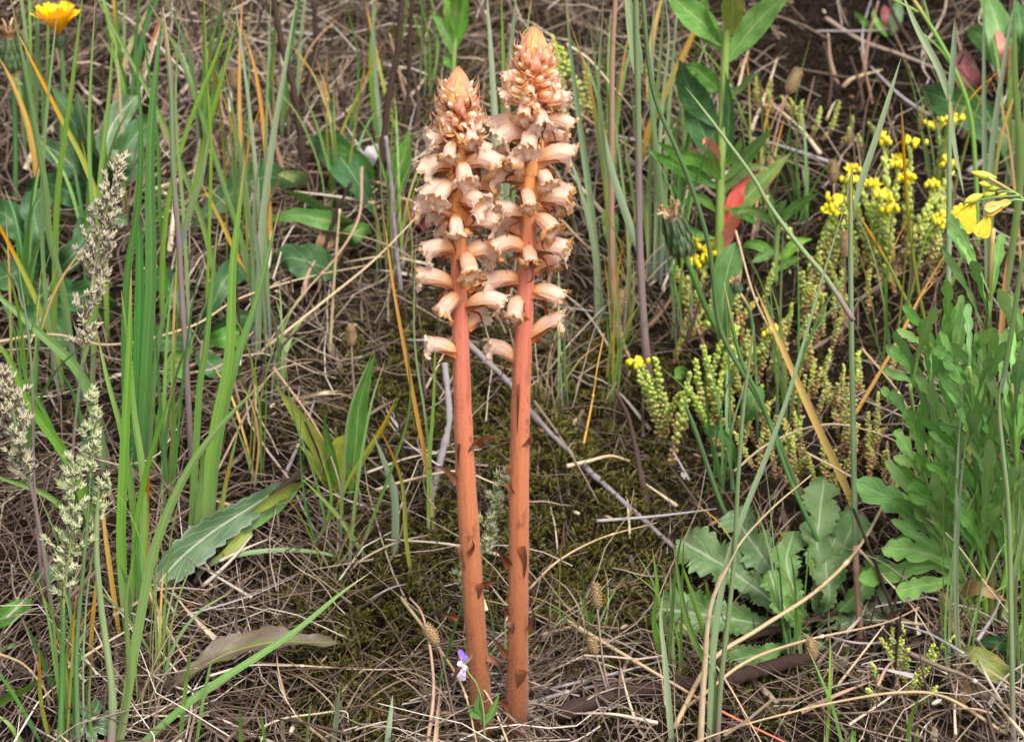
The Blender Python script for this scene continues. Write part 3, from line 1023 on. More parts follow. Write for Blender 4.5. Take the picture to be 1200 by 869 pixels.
def blade(root, pts, wpx, mat, Y0, dY=None, roll=None, fold=.35, n=None, name="blade", prof=None, twist=None):
    if dY is None:
        dY = random.uniform(-.03, .03)
    n = n or max(14, 5 * len(pts))
    S = spine(ppath(pts, Y0, dY), n)
    wd = wpx * .40 * m_at(S[n // 2]) * (BL(n) if prof is None else prof(n))
    mb = MB()
    mb.ribbon(S, wd * 1.06, roll=random.uniform(-.45, .45) if roll is None else roll, fold=fold * random.choice((-1, 1)), nu=5 if wpx > 7 else 3,
              twist=random.gauss(0, .35) if twist is None else twist)
    return mb.build(name, M[mat], root)


def tuft(label, base, blades, group=None, cat="grass tuft", extra=None):
    B = G(*base)
    r = thing("grass_tuft", label, cat, B, group)
    for b in blades:
        pts, wpx, mat = b[:3]
        g = G(*pts[0])
        y0 = B[1] if np.linalg.norm(g - B) > .12 else g[1]
        blade(r, pts, wpx, mat, y0, *(b[3:]))
    if extra:
        n, h0, h1, spread, w0, w1, mats = extra
        for i in range(n):
            x0 = base[0] + random.gauss(0, spread * .22)
            y0 = base[1] + random.gauss(0, 6)
            h = random.uniform(h0, h1)
            ln = random.gauss(0, spread)
            bend = random.gauss(0, spread * .75)
            pts = [(x0, y0), (x0 + ln * .25, y0 - h * .4), (x0 + ln * .6 + bend * .4, y0 - h * .78), (x0 + ln + bend, y0 - h)]
            blade(r, pts, random.uniform(w0, w1), random.choice(mats), G(x0, y0)[1], random.uniform(-.06, .06), random.uniform(-.9, .9))
    return r


def culm(label, pts, wpx, mat, leaves=(), nodes=(), dY=0.0, head=None, group=None, cat="grass stalk", name="grass_culm", taper=.7, Y0=None):
    B = G(*pts[0])
    if Y0 is None:
        Y0 = B[1]
    r = thing(name, label, cat, B, group)
    n = max(24, 7 * len(pts))
    S = spine(ppath(pts, Y0, dY), n)
    R = wpx * .5 * m_at(S[n // 2]) * np.linspace(1, taper, n)
    for t in nodes:
        i = np.linspace(0, 1, n)
        R = R * (1 + .22 * np.exp(-((i - t) / .012) ** 2))
    if pts[-1][1] > -5:
        R[-5:] *= np.array([.95, .8, .6, .35, .08])
    mb = MB()
    mb.tube(S, R, 8)
    mb.build("stalk", M[mat], r)
    for lf in leaves:
        blade(r, lf[0], lf[1], lf[2], Y0, *(lf[3:]))
    if head:
        head(r, Y0 + dY)
    return r


# --- panicles: many small pointed spikelets on short branches ---
def pan_mat(name, stops):
    k = NT(name)
    uv, u, v = k.uv()
    c = k.ramp(k.rnd(), stops)
    c = k.mix(k.math('MULTIPLY', k.step(v, .55, 1), .6), c, lin(236, 226, 206))
    return k.finish(c, .5, .35, .2)


M['pan_grey'] = pan_mat("greyish_panicle", [(0, lin(160, 146, 128)), (.35, lin(196, 188, 146)), (.75, lin(216, 212, 172)), (1, lin(160, 132, 132))])
M['pan_green'] = pan_mat("green_panicle", [(0, lin(150, 164, 92)), (.5, lin(190, 200, 140)), (1, lin(222, 224, 188))])
M['pan_straw'] = pan_mat("dry_panicle", [(0, lin(180, 150, 118)), (.5, lin(206, 184, 152)), (1, lin(228, 212, 188))])


def spikelet(mb, p, d, L, wd, rnd):
    """three overlapping pointed glumes"""
    d = unit(d)
    for q in range(3):
        e = unit(d + RNG.normal(0, .22, 3))
        s = unit(np.cross(e, RNG.normal(0, 1, 3)))
        t = np.cross(s, e)
        l = L * random.uniform(.75, 1.1)
        V = [p, p + e * l * .4 + s * wd, p + e * l * .4 - s * wd * .5 + t * wd * .87, p + e * l * .4 - s * wd * .5 - t * wd * .87, p + e * l]
        mb.add(V, tris=[[0, 2, 1], [0, 3, 2], [0, 1, 3], [4, 1, 2], [4, 2, 3], [4, 3, 1]], uv=[[.5, 0], [.2, .4], [.5, .4], [.8, .4], [.5, 1]], rnd=min(1, max(0, rnd + random.gauss(0, .25))))


def panicle(root, pts, wpx, mat, Y, nb=26, per=9, spk=12, shape=(.5, 1, .75, .25), dY=0.0, tuft_=.0):
    S = spine(ppath(pts, Y, dY), 40)
    mpp = m_at(S[20])
    mb = MB()
    mb.tube(S, np.linspace(1.6, .5, 40) * mpp, 5, rnd=.3)
    nb = int(nb * 1.5)
    for i in range(nb):
        f = (i + random.random() * .8) / nb
        c = np.array([np.interp(f, np.linspace(0, 1, 40), S[:, j]) for j in range(3)])
        T = unit(S[min(39, int(f * 39) + 1)] - S[max(0, int(f * 39) - 1)])
        a = random.random() * 6.28
        o = unit(np.array([cos(a), sin(a), 0]) + T * random.uniform(.5, 1.5))
        L = wpx * .62 * mpp * np.interp(f, np.linspace(0, 1, len(shape)), shape) * random.uniform(.65, 1.1)
        br = np.linspace(0, 1, 5)[:, None]
        Bp = c + o * L * br + np.array([0, 0, 1]) * (br ** 2) * L * .15
        mb.tube(Bp, .45 * mpp, 3, rnd=.3, cap=False)
        k_ = max(4, int(1.5 * per * (.4 + .6 * L / (wpx * .6 * mpp))))
        for j in range(k_):
            g = random.uniform(.15 + tuft_, 1)
            p = c + o * L * g + np.array([0, 0, 1]) * (g * g) * L * .15
            spikelet(mb, p, o + T * .8 + RNG.normal(0, .35, 3), spk * mpp * random.uniform(.8, 1.1), spk * mpp * .13, random.random())
    return mb.build("panicle", M[mat], root)


# --- the left-hand tufts, blade by blade ---
tuft("fresh green tuft at lower left whose two long blades lean far towards the spikes", (141, 884), [
    ([(138, 884), (165, 720), (182, 640), (222, 548), (268, 488), (318, 440)], 14, 'blade_green', -.02, .1),
    ([(146, 889), (227, 818), (344, 740), (400, 694), (436, 669)], 11, 'blade_green', .03, .2),
    ([(132, 886), (150, 800), (148, 700), (160, 640)], 8, 'blade_green')])
tuft("upright fresh green grass tuft just behind the greenish seed panicles", (154, 742), [
    ([(149, 742), (142, 640), (147, 503), (151, 420), (154, 316)], 14, 'blade_green', 0, .1),
    ([(160, 730), (168, 620), (167, 551), (157, 483), (152, 420), (142, 340)], 10, 'blade_green'),
    ([(163, 715), (156, 590), (143, 508), (126, 445), (111, 377)], 10, 'blade_green'),
    ([(152, 735), (162, 600), (180, 520), (207, 447)], 9, 'blade_green'),
    ([(166, 690), (171, 620), (172, 585), (175, 551)], 9, 'blade_yellow'),
    ([(140, 745), (128, 660), (121, 600), (124, 560)], 7, 'blade_orange'),
    ([(158, 748), (164, 690), (160, 640), (166, 600)], 8, 'blade_deep'), ([(146, 750), (152, 700), (140, 660)], 7, 'blade_green')])
tuft("wide bright green grass tuft rising between the toothed leaf and the dark rosette", (237, 648), [
    ([(222, 655), (226, 590), (230, 521), (235, 445), (241, 410), (250, 314), (256, 258)], 10, 'blade_green', 0),
    ([(236, 648), (243, 560), (253, 496), (268, 420), (273, 309), (281, 238), (287, 185)], 15, 'blade_green', 0, .1),
    ([(246, 640), (250, 560), (258, 505), (278, 420), (300, 355), (321, 272), (331, 233)], 13, 'blade_green', 0, -.1),
    ([(244, 650), (258, 600), (266, 560), (280, 500)], 7, 'blade_green'), ([(228, 652), (236, 560), (239, 520)], 9, 'blade_green'),
    ([(255, 648), (262, 580), (272, 530)], 6, 'blade_yellow')])
tuft("deep green broad bladed tuft standing tall behind the large grey panicle", (166, 560), [
    ([(164, 560), (172, 420), (177, 326), (176, 200), (178, 139), (185, 63), (191, 8)], 17, 'blade_deep', 0, .1),
    ([(158, 556), (162, 420), (163, 276), (158, 235), (162, 203)], 15, 'blade_deep', 0),
    ([(150, 562), (146, 400), (150, 314), (162, 238), (165, 140), (158, 55)], 11, 'blade_deep', 0),
    ([(172, 560), (182, 430), (190, 380), (212, 300)], 9, 'blade_green'), ([(178, 556), (190, 470), (207, 420)], 8, 'blade_green')])
tuft("loose tall tuft of thin blades below the orange flower head", (84, 470), [
    ([(98, 470), (86, 420), (73, 339), (58, 276), (53, 220), (46, 177), (33, 101), (10, -14)], 10, 'blade_blue', 0),
    ([(108, 460), (113, 330), (117, 220), (129, 101), (133, 22)], 9, 'blade_green', 0),
    ([(62, 440), (64, 330), (68, 220), (84, 101), (98, -16)], 9, 'blade_green', 0),
    ([(126, 400), (118, 250), (98, 190), (76, 147), (33, 63), (14, 24)], 8, 'blade_yellow', 0),
    ([(74, 460), (68, 420), (38, 342), (0, 266), (-14, 240)], 8, 'blade_yellow'),
    ([(70, 470), (52, 330), (50, 200), (62, 60), (70, -12)], 6, 'blade_blue'), ([(90, 470), (110, 330), (104, 160), (112, -12)], 7, 'blade_green')])
tuft("slender criss-crossing tuft of narrow blades beside the purple based culm", (212, 430), [
    ([(262, 380), (240, 270), (203, 172), (177, 114), (142, 50), (108, -14)], 8, 'blade_green', -.02),
    ([(304, 410), (290, 310), (263, 220), (235, 134), (210, 66), (168, -8)], 7, 'blade_green', -.02),
    ([(192, 430), (190, 300), (202, 210), (228, 127), (253, 66), (279, -16)], 8, 'blade_green', 0),
    ([(212, 420), (211, 289), (223, 246), (243, 152), (261, 89), (279, 12)], 10, 'blade_green', 0),
    ([(240, 420), (247, 169), (243, 97), (239, -10)], 5, 'blade_green'), ([(224, 425), (216, 260), (206, 120), (214, -12)], 6, 'blade_blue'),
    ([(203, 425), (188, 260), (184, 160), (160, -10)], 6, 'blade_deep')])
tuft("pale bluish tuft of long blades in front of the dark standing stems", (306, 420), [
    ([(302, 420), (306, 280), (319, 169), (336, 68), (350, -14)], 10, 'blade_pale', 0),
    ([(312, 415), (304, 250), (290, 109), (273, -14)], 6, 'blade_pale', 0), ([(318, 418), (311, 260), (313, 120), (318, -12)], 6, 'blade_blue'),
    ([(296, 416), (297, 330), (292, 250), (262, 70)], 6, 'blade_blue'), ([(300, 420), (305, 330), (298, 250), (306, 170)], 7, 'blade_pale')])
tuft("green grass tuft at the frame's edge with blades sweeping down from upper left", (118, 640), [
    ([(116, 640), (84, 546), (33, 470), (10, 420), (-18, 380)], 15, 'blade_green', .0),
    ([(104, 640), (63, 585), (0, 559), (-30, 548)], 9, 'blade_green', 0),
    ([(126, 560), (95, 440), (43, 387), (0, 349), (-30, 328)], 15, 'blade_green', 0),
    ([(112, 600), (100, 520), (86, 463), (62, 420)], 9, 'blade_deep'), ([(100, 620), (60, 500), (30, 440), (20, 380)], 7, 'blade_deep')])
tuft("low dark green grass tuft in the bottom left corner", (52, 860), [
    ([(-24, 838), (0, 821), (30, 806), (57, 788)], 14, 'blade_green'), ([(-18, 772), (10, 757), (36, 755), (50, 764)], 7, 'blade_green'),
    ([(70, 830), (66, 815), (48, 770), (28, 727)], 8, 'blade_deep'), ([(48, 870), (20, 820), (0, 790), (-14, 770)], 6, 'blade_deep'),
    ([(60, 876), (48, 820), (46, 760)], 6, 'blade_yellow'), ([(30, 880), (12, 850), (-4, 836)], 7, 'blade_green'), ([(92, 886), (88, 800), (102, 740)], 7, 'blade_deep'), ([(110, 890), (104, 820), (109, 760)], 6, 'blade_green')])
tuft("pale tall blades directly behind the two broomrape heads", (588, 300), [
    ([(590, 300), (583, 190), (576, 73), (570, -14)], 10, 'blade_pale', 0, .1), ([(596, 300), (592, 180), (597, 73), (606, -16)], 11, 'blade_pale', 0, .1),
    ([(584, 296), (590, 90), (587, -12)], 7, 'blade_green', 0), ([(600, 300), (604, 160), (615, 60), (624, -12)], 6, 'blade_blue'),
    ([(590, 470), (592, 420), (589, 370), (588, 340)], 9, 'blade_green', 0)])
tuft("bluish grass tuft with wide pale leaf beside the taller broomrape head", (712, 380), [
    ([(706, 380), (692, 235), (675, 110), (661, -14)], 11, 'blade_pale', 0, .1), ([(716, 384), (712, 250), (691, 101), (668, 26)], 7, 'blade_yellow', 0),
    ([(722, 380), (716, 250), (702, 120), (708, -12)], 6, 'blade_blue'), ([(700, 384), (698, 300), (680, 220), (662, 170)], 9, 'blade_pale'),
    ([(735, 390), (737, 300), (728, 200), (718, 130)], 6, 'blade_blue'), ([(728, 390), (720, 300), (714, 210), (690, 20)], 6, 'blade_blue')])
tuft("dense upright tuft of narrow bluish leaves left of the leafy green plant", (776, 330), [
    ([(760, 330), (762, 200), (772, 90), (779, -14)], 7, 'blade_blue', 0), ([(770, 330), (768, 180), (764, 60), (768, -14)], 7, 'blade_pale', 0),
    ([(782, 330), (780, 200), (788, 80), (796, -14)], 6, 'blade_blue'), ([(790, 330), (800, 200), (826, 80), (840, 50)], 5, 'blade_deep'),
    ([(764, 330), (750, 200), (738, 90)], 6, 'blade_blue'), ([(774, 334), (776, 240), (764, 130), (758, 40)], 8, 'blade_blue'), ([(772, 330), (790, 220), (814, 140)], 6, 'blade_deep'),
    ([(756, 330), (742, 230), (728, 140)], 5, 'blade_green'), ([(786, 330), (804, 250), (838, 150)], 5, 'blade_deep'), ([(766, 330), (776, 130), (784, 40), (778, -10)], 6, 'blade_pale')])
tuft("small grass tuft at the top edge behind the big dark leaves", (446, 190), [
    ([(450, 190), (440, 90), (436, -12)], 7, 'blade_pale'), ([(444, 186), (434, 72), (442, -10)], 7, 'blade_green'), ([(452, 190), (458, 110), (476, 20), (474, -10)], 5, 'blade_green'),
    ([(470, 170), (452, 110), (428, 0)], 5, 'blade_yellow'), ([(382, 230), (402, 150), (430, 90), (452, 44)], 5, 'blade_yellow'), ([(400, 200), (420, 80), (402, -10)], 4, 'blade_deep')])
tuft("sparse short grass blades around the upright yellowish plantain", (412, 660), [
    ([(462, 660), (462, 579), (448, 535), (436, 506)], 11, 'blade_pale', 0, .1), ([(420, 650), (455, 560), (480, 480), (476, 400)], 5, 'blade_green'),
    ([(398, 650), (402, 560), (410, 480), (438, 410)], 5, 'blade_blue'), ([(408, 668), (420, 560), (436, 470), (452, 420)], 5, 'blade_green'),
    ([(378, 660), (360, 600), (352, 520), (356, 440)], 4, 'blade_deep'), ([(430, 655), (400, 610), (366, 572), (352, 560)], 6, 'blade_green'), ([(388, 650), (372, 570), (342, 480), (334, 420)], 4, 'blade_blue'),
    ([(370, 640), (388, 585), (372, 520)], 5, 'blade_green')])
tuft("thin green and orange blades close by the shorter broomrape's stem", (506, 620), [
    ([(508, 622), (502, 560), (488, 483), (474, 410), (460, 330), (448, 240)], 6, 'blade_orange', 0), ([(502, 630), (503, 540), (508, 470), (510, 390)], 6, 'blade_green', 0),
    ([(510, 620), (500, 500), (486, 400), (488, 270)], 4, 'blade_blue'), ([(484, 690), (476, 630), (470, 560), (440, 490)], 6, 'blade_yellow')])
tuft("long bright green blades crossing low right of the broomrapes", (834, 872), [
    ([(833, 880), (836, 800), (829, 851 - 70), (807, 732), (788, 632)], 10, 'blade_green', 0), ([(838, 800), (834, 772), (812, 700), (796, 652)], 8, 'blade_green', 0),
    ([(830, 880), (838, 745), (850, 670), (865, 620), (902, 526), (926, 458), (940, 410), (968, 313), (988, 248), (1004, 185)], 10, 'blade_pale', .0),
    ([(789, 886), (779, 774), (774, 720), (778, 690)], 9, 'blade_pale', 0), ([(779, 790), (766, 727), (770, 690), (764, 640)], 8, 'blade_green', 0), ([(838, 730), (832, 705), (826, 678)], 6, 'blade_green')])
tuft("fresh thin blades at bottom centre right in front of the rotten branch", (980, 872), [
    ([(990, 885), (976, 830), (956, 780), (946, 758)], 5, 'blade_green'), ([(968, 880), (972, 820), (973, 746)], 5, 'blade_green'), ([(1002, 890), (1000, 868), (1001, 846)], 8, 'blade_green'),
    ([(1060, 885), (1068, 840), (1078, 814)], 6, 'blade_green'), ([(1076, 885), (1074, 862), (1076, 852)], 7, 'blade_green')])
tuft("short fresh shoots in the moss below the purple tinged leaf", (404, 880), [
    ([(390, 884), (394, 845), (398, 806)], 8, 'blade_pale'), ([(452, 884), (456, 850), (460, 814)], 8, 'blade_pale'), ([(282, 884), (282, 850), (281, 828)], 6, 'blade_green'),
    ([(358, 884), (362, 840), (365, 822)], 5, 'blade_green'), ([(312, 880), (308, 850), (306, 834)], 5, 'blade_green'), ([(210, 880), (218, 800), (226, 750)], 6, 'blade_green'), ([(228, 884), (240, 810), (252, 755)], 5, 'blade_green')])
tuft("hanging bluish blade arching over the straw beside the toothed leaf", (232, 682), [
    ([(228, 682), (245, 662), (290, 648), (355, 645), (398, 654), (416, 672)], 8, 'blade_blue', .02, .5)])
tuft("pale upright blades at the upper right frame edge", (1176, 330), [
    ([(1176, 360), (1196, 200), (1190, 100), (1188, -12)], 11, 'blade_green', 0), ([(1156, 330), (1162, 180), (1182, 40), (1192, -12)], 9, 'blade_pale', 0),
    ([(1158, 340), (1154, 170), (1153, -14)], 8, 'blade_pale', 0), ([(1200, 340), (1178, 140), (1160, 90)], 4, 'blade_orange'), ([(1157, 330), (1172, 165), (1200, 84)], 6, 'blade_yellow')])
for lab, base, ex in [
    ("fine distant tuft in the top left corner behind the orange flower", (40, 190), (12, 120, 260, 26, 4, 7, ['blade_green', 'blade_blue', 'blade_deep'])),
    ("fine distant tuft between the orange flower and the deep green blades", (150, 160), (12, 120, 240, 24, 4, 7, ['blade_green', 'blade_deep', 'blade_yellow'])),
    ("fine distant tuft in front of the clustered dark dead stems", (236, 190), (11, 130, 240, 22, 4, 6, ['blade_green', 'blade_blue'])),
    ("sparse distant tuft under the top edge left of centre", (330, 170), (7, 110, 220, 26, 3, 6, ['blade_blue', 'blade_deep', 'blade_orange'])),
    ("thin tuft of upright blades above the spent flower head", (800, 240), (10, 100, 230, 26, 4, 6, ['blade_blue', 'blade_green'])),
    ("thin tuft beside the pinkish dry culms right of the taller broomrape", (716, 240), (8, 120, 250, 20, 4, 6, ['blade_blue', 'blade_green', 'blade_orange'])),
    ("short grass growing behind the yellow flowered stonecrop", (940, 260), (8, 60, 150, 30, 3, 5, ['blade_green', 'blade_deep'])),
    ("grass among the dark lobed leaves at the left edge", (28, 400), (9, 90, 220, 24, 4, 8, ['blade_green', 'blade_deep'])),
    ("grass tuft standing amid the straw left of the broomrapes", (330, 470), (7, 70, 170, 26, 3, 6, ['blade_green', 'blade_blue'])),
    ("short young grass in the moss between straw and rotten branch", (690, 760), (7, 40, 100, 22, 3, 4, ['blade_deep', 'blade_green'])),
    ("young grass at the foot of the two broomrapes", (590, 790), (7, 40, 100, 30, 3, 4, ['blade_deep', 'blade_green'])),
    ("grass rising in front of the right-hand leafy mass", (1130, 560), (8, 90, 220, 26, 4, 6, ['blade_blue', 'blade_green', 'blade_yellow'])),
    ("thin green grass rising behind the white lichened twig", (455, 330), (9, 110, 240, 30, 2, 4, ['blade_green', 'blade_blue', 'blade_yellow'])),
    ("thin green grass between the tall dark stems", (400, 250), (10, 120, 240, 34, 2, 4.5, ['blade_green', 'blade_deep', 'blade_yellow'])),
    ("thin grass rising left of the leafy green plant's foot", (800, 400), (10, 120, 260, 30, 2, 4.5, ['blade_green', 'blade_blue', 'blade_deep'])),
    ("thin grass on the left border of the bare soil", (890, 250), (10, 110, 230, 36, 2, 4, ['blade_green', 'blade_blue', 'blade_yellow'])),
    ("thin grass on the bare soil's right border", (1100, 260), (11, 110, 260, 30, 2.5, 4.5, ['blade_blue', 'blade_green', 'blade_yellow'])),
    ("thin grass in the upper right corner", (1185, 220), (9, 120, 230, 24, 3, 6, ['blade_blue', 'blade_green'])),
    ("thin blades rising through the stonecrop carpet's middle", (920, 520), (10, 120, 270, 40, 2.5, 5, ['blade_deep', 'blade_blue', 'blade_green'])),
    ("thin blades rising through the stonecrop's left half", (850, 580), (8, 110, 260, 36, 2.5, 5, ['blade_deep', 'blade_green'])),
    ("thin blades before the flowering stonecrop", (1046, 430), (10, 90, 260, 36, 2, 4.5, ['blade_blue', 'blade_green', 'blade_yellow'])),
    ("thin blades standing in the lettuce leaves", (930, 780), (9, 110, 260, 36, 2.5, 5.5, ['blade_deep', 'blade_blue', 'blade_green'])),
    ("thin blades left of the lettuce leaves", (790, 800), (8, 90, 230, 30, 2.5, 5, ['blade_green', 'blade_blue'])),
    ("tall thin blades in front of the lobed leafy mass", (1120, 800), (9, 180, 380, 44, 2.5, 5, ['blade_blue', 'blade_green', 'blade_pale'])),
    ("thin blades at the lower right frame edge", (1190, 800), (8, 120, 300, 24, 3, 5, ['blade_blue', 'blade_green'])),
    ("thin grass beside the mauve culm's foot", (720, 480), (8, 90, 230, 28, 2, 4, ['blade_green', 'blade_blue', 'blade_yellow'])),
    ("thin grass just right of the taller spike's stem", (660, 480), (6, 80, 190, 24, 2, 3.5, ['blade_green', 'blade_blue'])),
    ("thin grass in the straw left of the purple tinged leaf", (190, 800), (10, 100, 260, 34, 2.5, 5, ['blade_green', 'blade_blue', 'blade_yellow'])),
    ("thin grass at the bottom edge under the green panicles", (80, 872), (12, 120, 320, 36, 2.5, 5.5, ['blade_green', 'blade_blue', 'blade_yellow'])),
    ("thin grass between the wide bright tuft and the plantain", (300, 560), (9, 100, 240, 32, 2, 4, ['blade_green', 'blade_blue', 'blade_orange'])),
    ("thin grass among the green blades left of the wide bright tuft", (195, 600), (10, 140, 330, 30, 3, 6, ['blade_green', 'blade_deep', 'blade_yellow'])),
    ("thin grass in front of the left edge's lobed leaves", (30, 560), (10, 140, 330, 34, 3, 6, ['blade_green', 'blade_deep', 'blade_yellow'])),
    ("thin tall grass crossing the pale bluish tuft", (280, 330), (11, 150, 340, 34, 2.5, 5, ['blade_green', 'blade_blue', 'blade_yellow'])),
    ("thin grass under the top edge between dark stems and the spikes", (500, 120), (9, 90, 180, 30, 2, 4, ['blade_green', 'blade_blue'])),
    ("fine grey-brown dead grass tuft among the tall dark stems in the upper left", (330, 150), (14, 60, 170, 50, 1.2, 2.8, ['blade_dry', 'blade_dry', 'blade_dry', 'blade_yellow'])),
    ("fine grey-brown dead grass tuft behind the large grey panicle", (150, 280), (12, 60, 170, 50, 1.2, 2.8, ['blade_dry', 'blade_dry', 'blade_dry', 'blade_yellow'])),
    ("fine grey-brown dead grass tuft behind the shorter spike's flowers", (470, 330), (13, 60, 180, 55, 1.2, 2.8, ['blade_dry', 'blade_dry', 'blade_dry', 'blade_yellow'])),
    ("fine grey-brown dead grass tuft between the two spikes and the grey stick", (650, 480), (12, 50, 150, 55, 1.2, 2.8, ['blade_dry', 'blade_dry', 'blade_dry', 'blade_yellow'])),
    ("fine grey-brown dead grass tuft around the slim brown ribwort head", (730, 400), (13, 60, 190, 50, 1.2, 2.8, ['blade_dry', 'blade_dry', 'blade_dry', 'blade_yellow'])),
    ("fine grey-brown dead grass tuft left of the bare soil beside the leafy green plant", (820, 200), (12, 60, 170, 50, 1.2, 2.8, ['blade_dry', 'blade_dry', 'blade_dry', 'blade_yellow'])),
    ("fine grey-brown dead grass tuft behind the yellow flowering stonecrop", (1010, 240), (11, 50, 150, 50, 1.2, 2.8, ['blade_dry', 'blade_dry', 'blade_dry', 'blade_yellow'])),
    ("fine grey-brown dead grass tuft below the yellowish plantain", (390, 680), (12, 40, 130, 60, 1.2, 2.8, ['blade_dry', 'blade_dry', 'blade_dry', 'blade_yellow'])),
    ("fine grey-brown dead grass tuft right of the taller spike's foot", (680, 760), (13, 40, 140, 60, 1.2, 2.8, ['blade_dry', 'blade_dry', 'blade_dry', 'blade_yellow'])),
    ("fine grey-brown dead grass tuft under the lobed leafy mass", (1110, 760), (14, 50, 160, 60, 1.2, 2.8, ['blade_dry', 'blade_dry', 'blade_dry', 'blade_yellow'])),
    ("fine grey-brown dead grass tuft in front of the thick pale culm", (170, 850), (14, 60, 170, 60, 1.2, 2.8, ['blade_dry', 'blade_dry', 'blade_dry', 'blade_yellow'])),
    ("fine grey-brown dead grass tuft before the moss cushion", (400, 850), (9, 40, 100, 60, 1.2, 2.8, ['blade_dry', 'blade_dry', 'blade_dry', 'blade_yellow'])),
    ("fine grey-brown dead grass tuft beside the violet", (520, 850), (10, 40, 110, 50, 1.2, 2.8, ['blade_dry', 'blade_dry', 'blade_dry', 'blade_yellow'])),
    ("fine grey-brown dead grass tuft on the arching straws' far side", (300, 310), (12, 50, 150, 50, 1.2, 2.8, ['blade_dry', 'blade_dry', 'blade_dry', 'blade_yellow'])),
    ("fine grey-brown dead grass tuft behind the rotten branch", (900, 700), (12, 50, 150, 60, 1.2, 2.8, ['blade_dry', 'blade_dry', 'blade_dry', 'blade_yellow'])),
    ("grass tuft behind the grey panicle at the far left", (110, 330), (9, 110, 240, 26, 4, 7, ['blade_green', 'blade_deep', 'blade_yellow'])),
]:
    tuft(lab, base, [], extra=ex)

# --- single culms ---
culm("bluish grass culm with purple lower joint crossing the deep green blades", [(227, 600), (223, 514), (218, 420), (212, 330), (210, 289), (203, 200), (200, 101), (191, 8)], 8, 'culm_purple', nodes=(.42, .62), leaves=[([(211, 289), (223, 246), (236, 206), (246, 150)], 9, 'blade_blue', 0)])
culm("thick pale bluish culm with a pale joint at the lower left", [(129, 888), (132, 822), (118, 706), (113, 640), (116, 565)], 11, 'culm', nodes=(.2,), taper=.5)
culm("straight green culm carrying the greenish panicle", [(70, 890), (73, 780), (75, 690)], 8, 'culm_green', head=lambda r, Y: panicle(r, [(75, 700), (84, 620), (86, 540)], 52, 'pan_green', Y, 32, 10))
culm("thin culm carrying the small yellow-green panicle", [(92, 890), (90, 760), (100, 640), (106, 560)], 7, 'culm_green', taper=.45, head=lambda r, Y: panicle(r, [(106, 560), (108, 510), (106, 460)], 28, 'pan_green', Y, 20, 8, shape=(1, .9, .7, .3)))
culm("side panicle culm drooping beside the green panicles", [(98, 880), (98, 760), (104, 680), (120, 590)], 3, 'culm', head=lambda r, Y: panicle(r, [(104, 640), (114, 600), (127, 556)], 26, 'pan_green', Y, 12, 7))
culm("thin dark culm with the largest purplish grey panicle", [(76, 680), (84, 546), (94, 440), (100, 395)], 4, 'culm_purple', head=lambda r, Y: panicle(r, [(97, 410), (108, 330), (122, 260), (138, 192)], 62, 'pan_grey', Y, 42, 12))
culm("dark purple culm with a grey panicle at the left frame edge", [(66, 760), (56, 680), (40, 587), (26, 531), (12, 470), (6, 445)], 6, 'culm_purple', head=lambda r, Y: panicle(r, [(34, 570), (22, 520), (12, 470), (2, 440)], 54, 'pan_grey', Y, 28, 10))
culm("leaning culm whose small pale panicle stands between the broomrape stems", [(498, 888), (520, 780), (545, 700), (562, 650), (568, 630)], 4, 'culm_green', head=lambda r, Y: (panicle(r, [(564, 650), (574, 605), (588, 556)], 28, 'pan_green', Y, 22, 8, shape=(.7, 1, .8, .3)), panicle(r, [(540, 690), (545, 676), (548, 658)], 18, 'pan_green', Y, 6, 4)), Y0=-.012)
culm("pink tinged dry culm right of the taller broomrape", [(722, 400), (717, 300), (717, 157), (718, 58), (722, -14)], 8, 'straw_pink')
culm("purplish culm with a pale leaf beside the spent flower head", [(768, 488), (758, 420), (750, 297), (748, 150), (747, 80), (745, -14)], 11, 'culm_purple', taper=.55, nodes=(.36, .8), leaves=[([(748, 86), (742, 40), (733, -16)], 18, 'blade_pale', 0, .0), ([(751, 300), (735, 255), (716, 195), (708, 150)], 11, 'blade_pale', 0, .1)])
culm("long dark green stalk bowing from the top edge down behind the lettuce leaves", [(950, 650), (938, 584), (894, 478), (855, 410), (843, 381), (830, 285), (807, 210), (790, 169), (766, 109), (752, -14)], 7, 'culm_green')
culm("second dark green stalk parallel to the bowing one in the stonecrop", [(1000, 716), (962, 640), (925, 560), (892, 470), (868, 420), (848, 330)], 6, 'culm_green')
culm("cut green stalk with a pale hollow tip left of the lettuce leaves", [(868, 640), (845, 590), (815, 505), (800, 465)], 6, 'culm_green', taper=.95)
culm("tall bluish culm standing upright in the stonecrop right of centre", [(1006, 724), (1002, 620), (1000, 507), (998, 410), (997, 321), (997, 200)], 8, 'culm', nodes=(.42, .8), leaves=[([(998, 250), (1003, 236), (1012, 205), (1029, 155), (1056, 68)], 9, 'blade_pale', 0, .1), ([(999, 258), (996, 225), (999, 196)], 9, 'blade_blue', 0)])
culm("bluish culm with forked leaf at upper right above the yellow flower", [(1112, 470), (1108, 393), (1111, 345), (1112, 248), (1113, 109)], 8, 'culm', nodes=(.6, .98), leaves=[([(1113, 116), (1100, 80), (1075, 34), (1056, -10)], 10, 'blade_pale', 0, .1), ([(1113, 116), (1117, 70), (1119, 22)], 9, 'blade_pale', 0), ([(1113, 120), (1118, 170), (1130, 230)], 8, 'blade_pale', 0), ([(1108, 350), (1128, 300), (1140, 262)], 7, 'blade_blue', 0)])
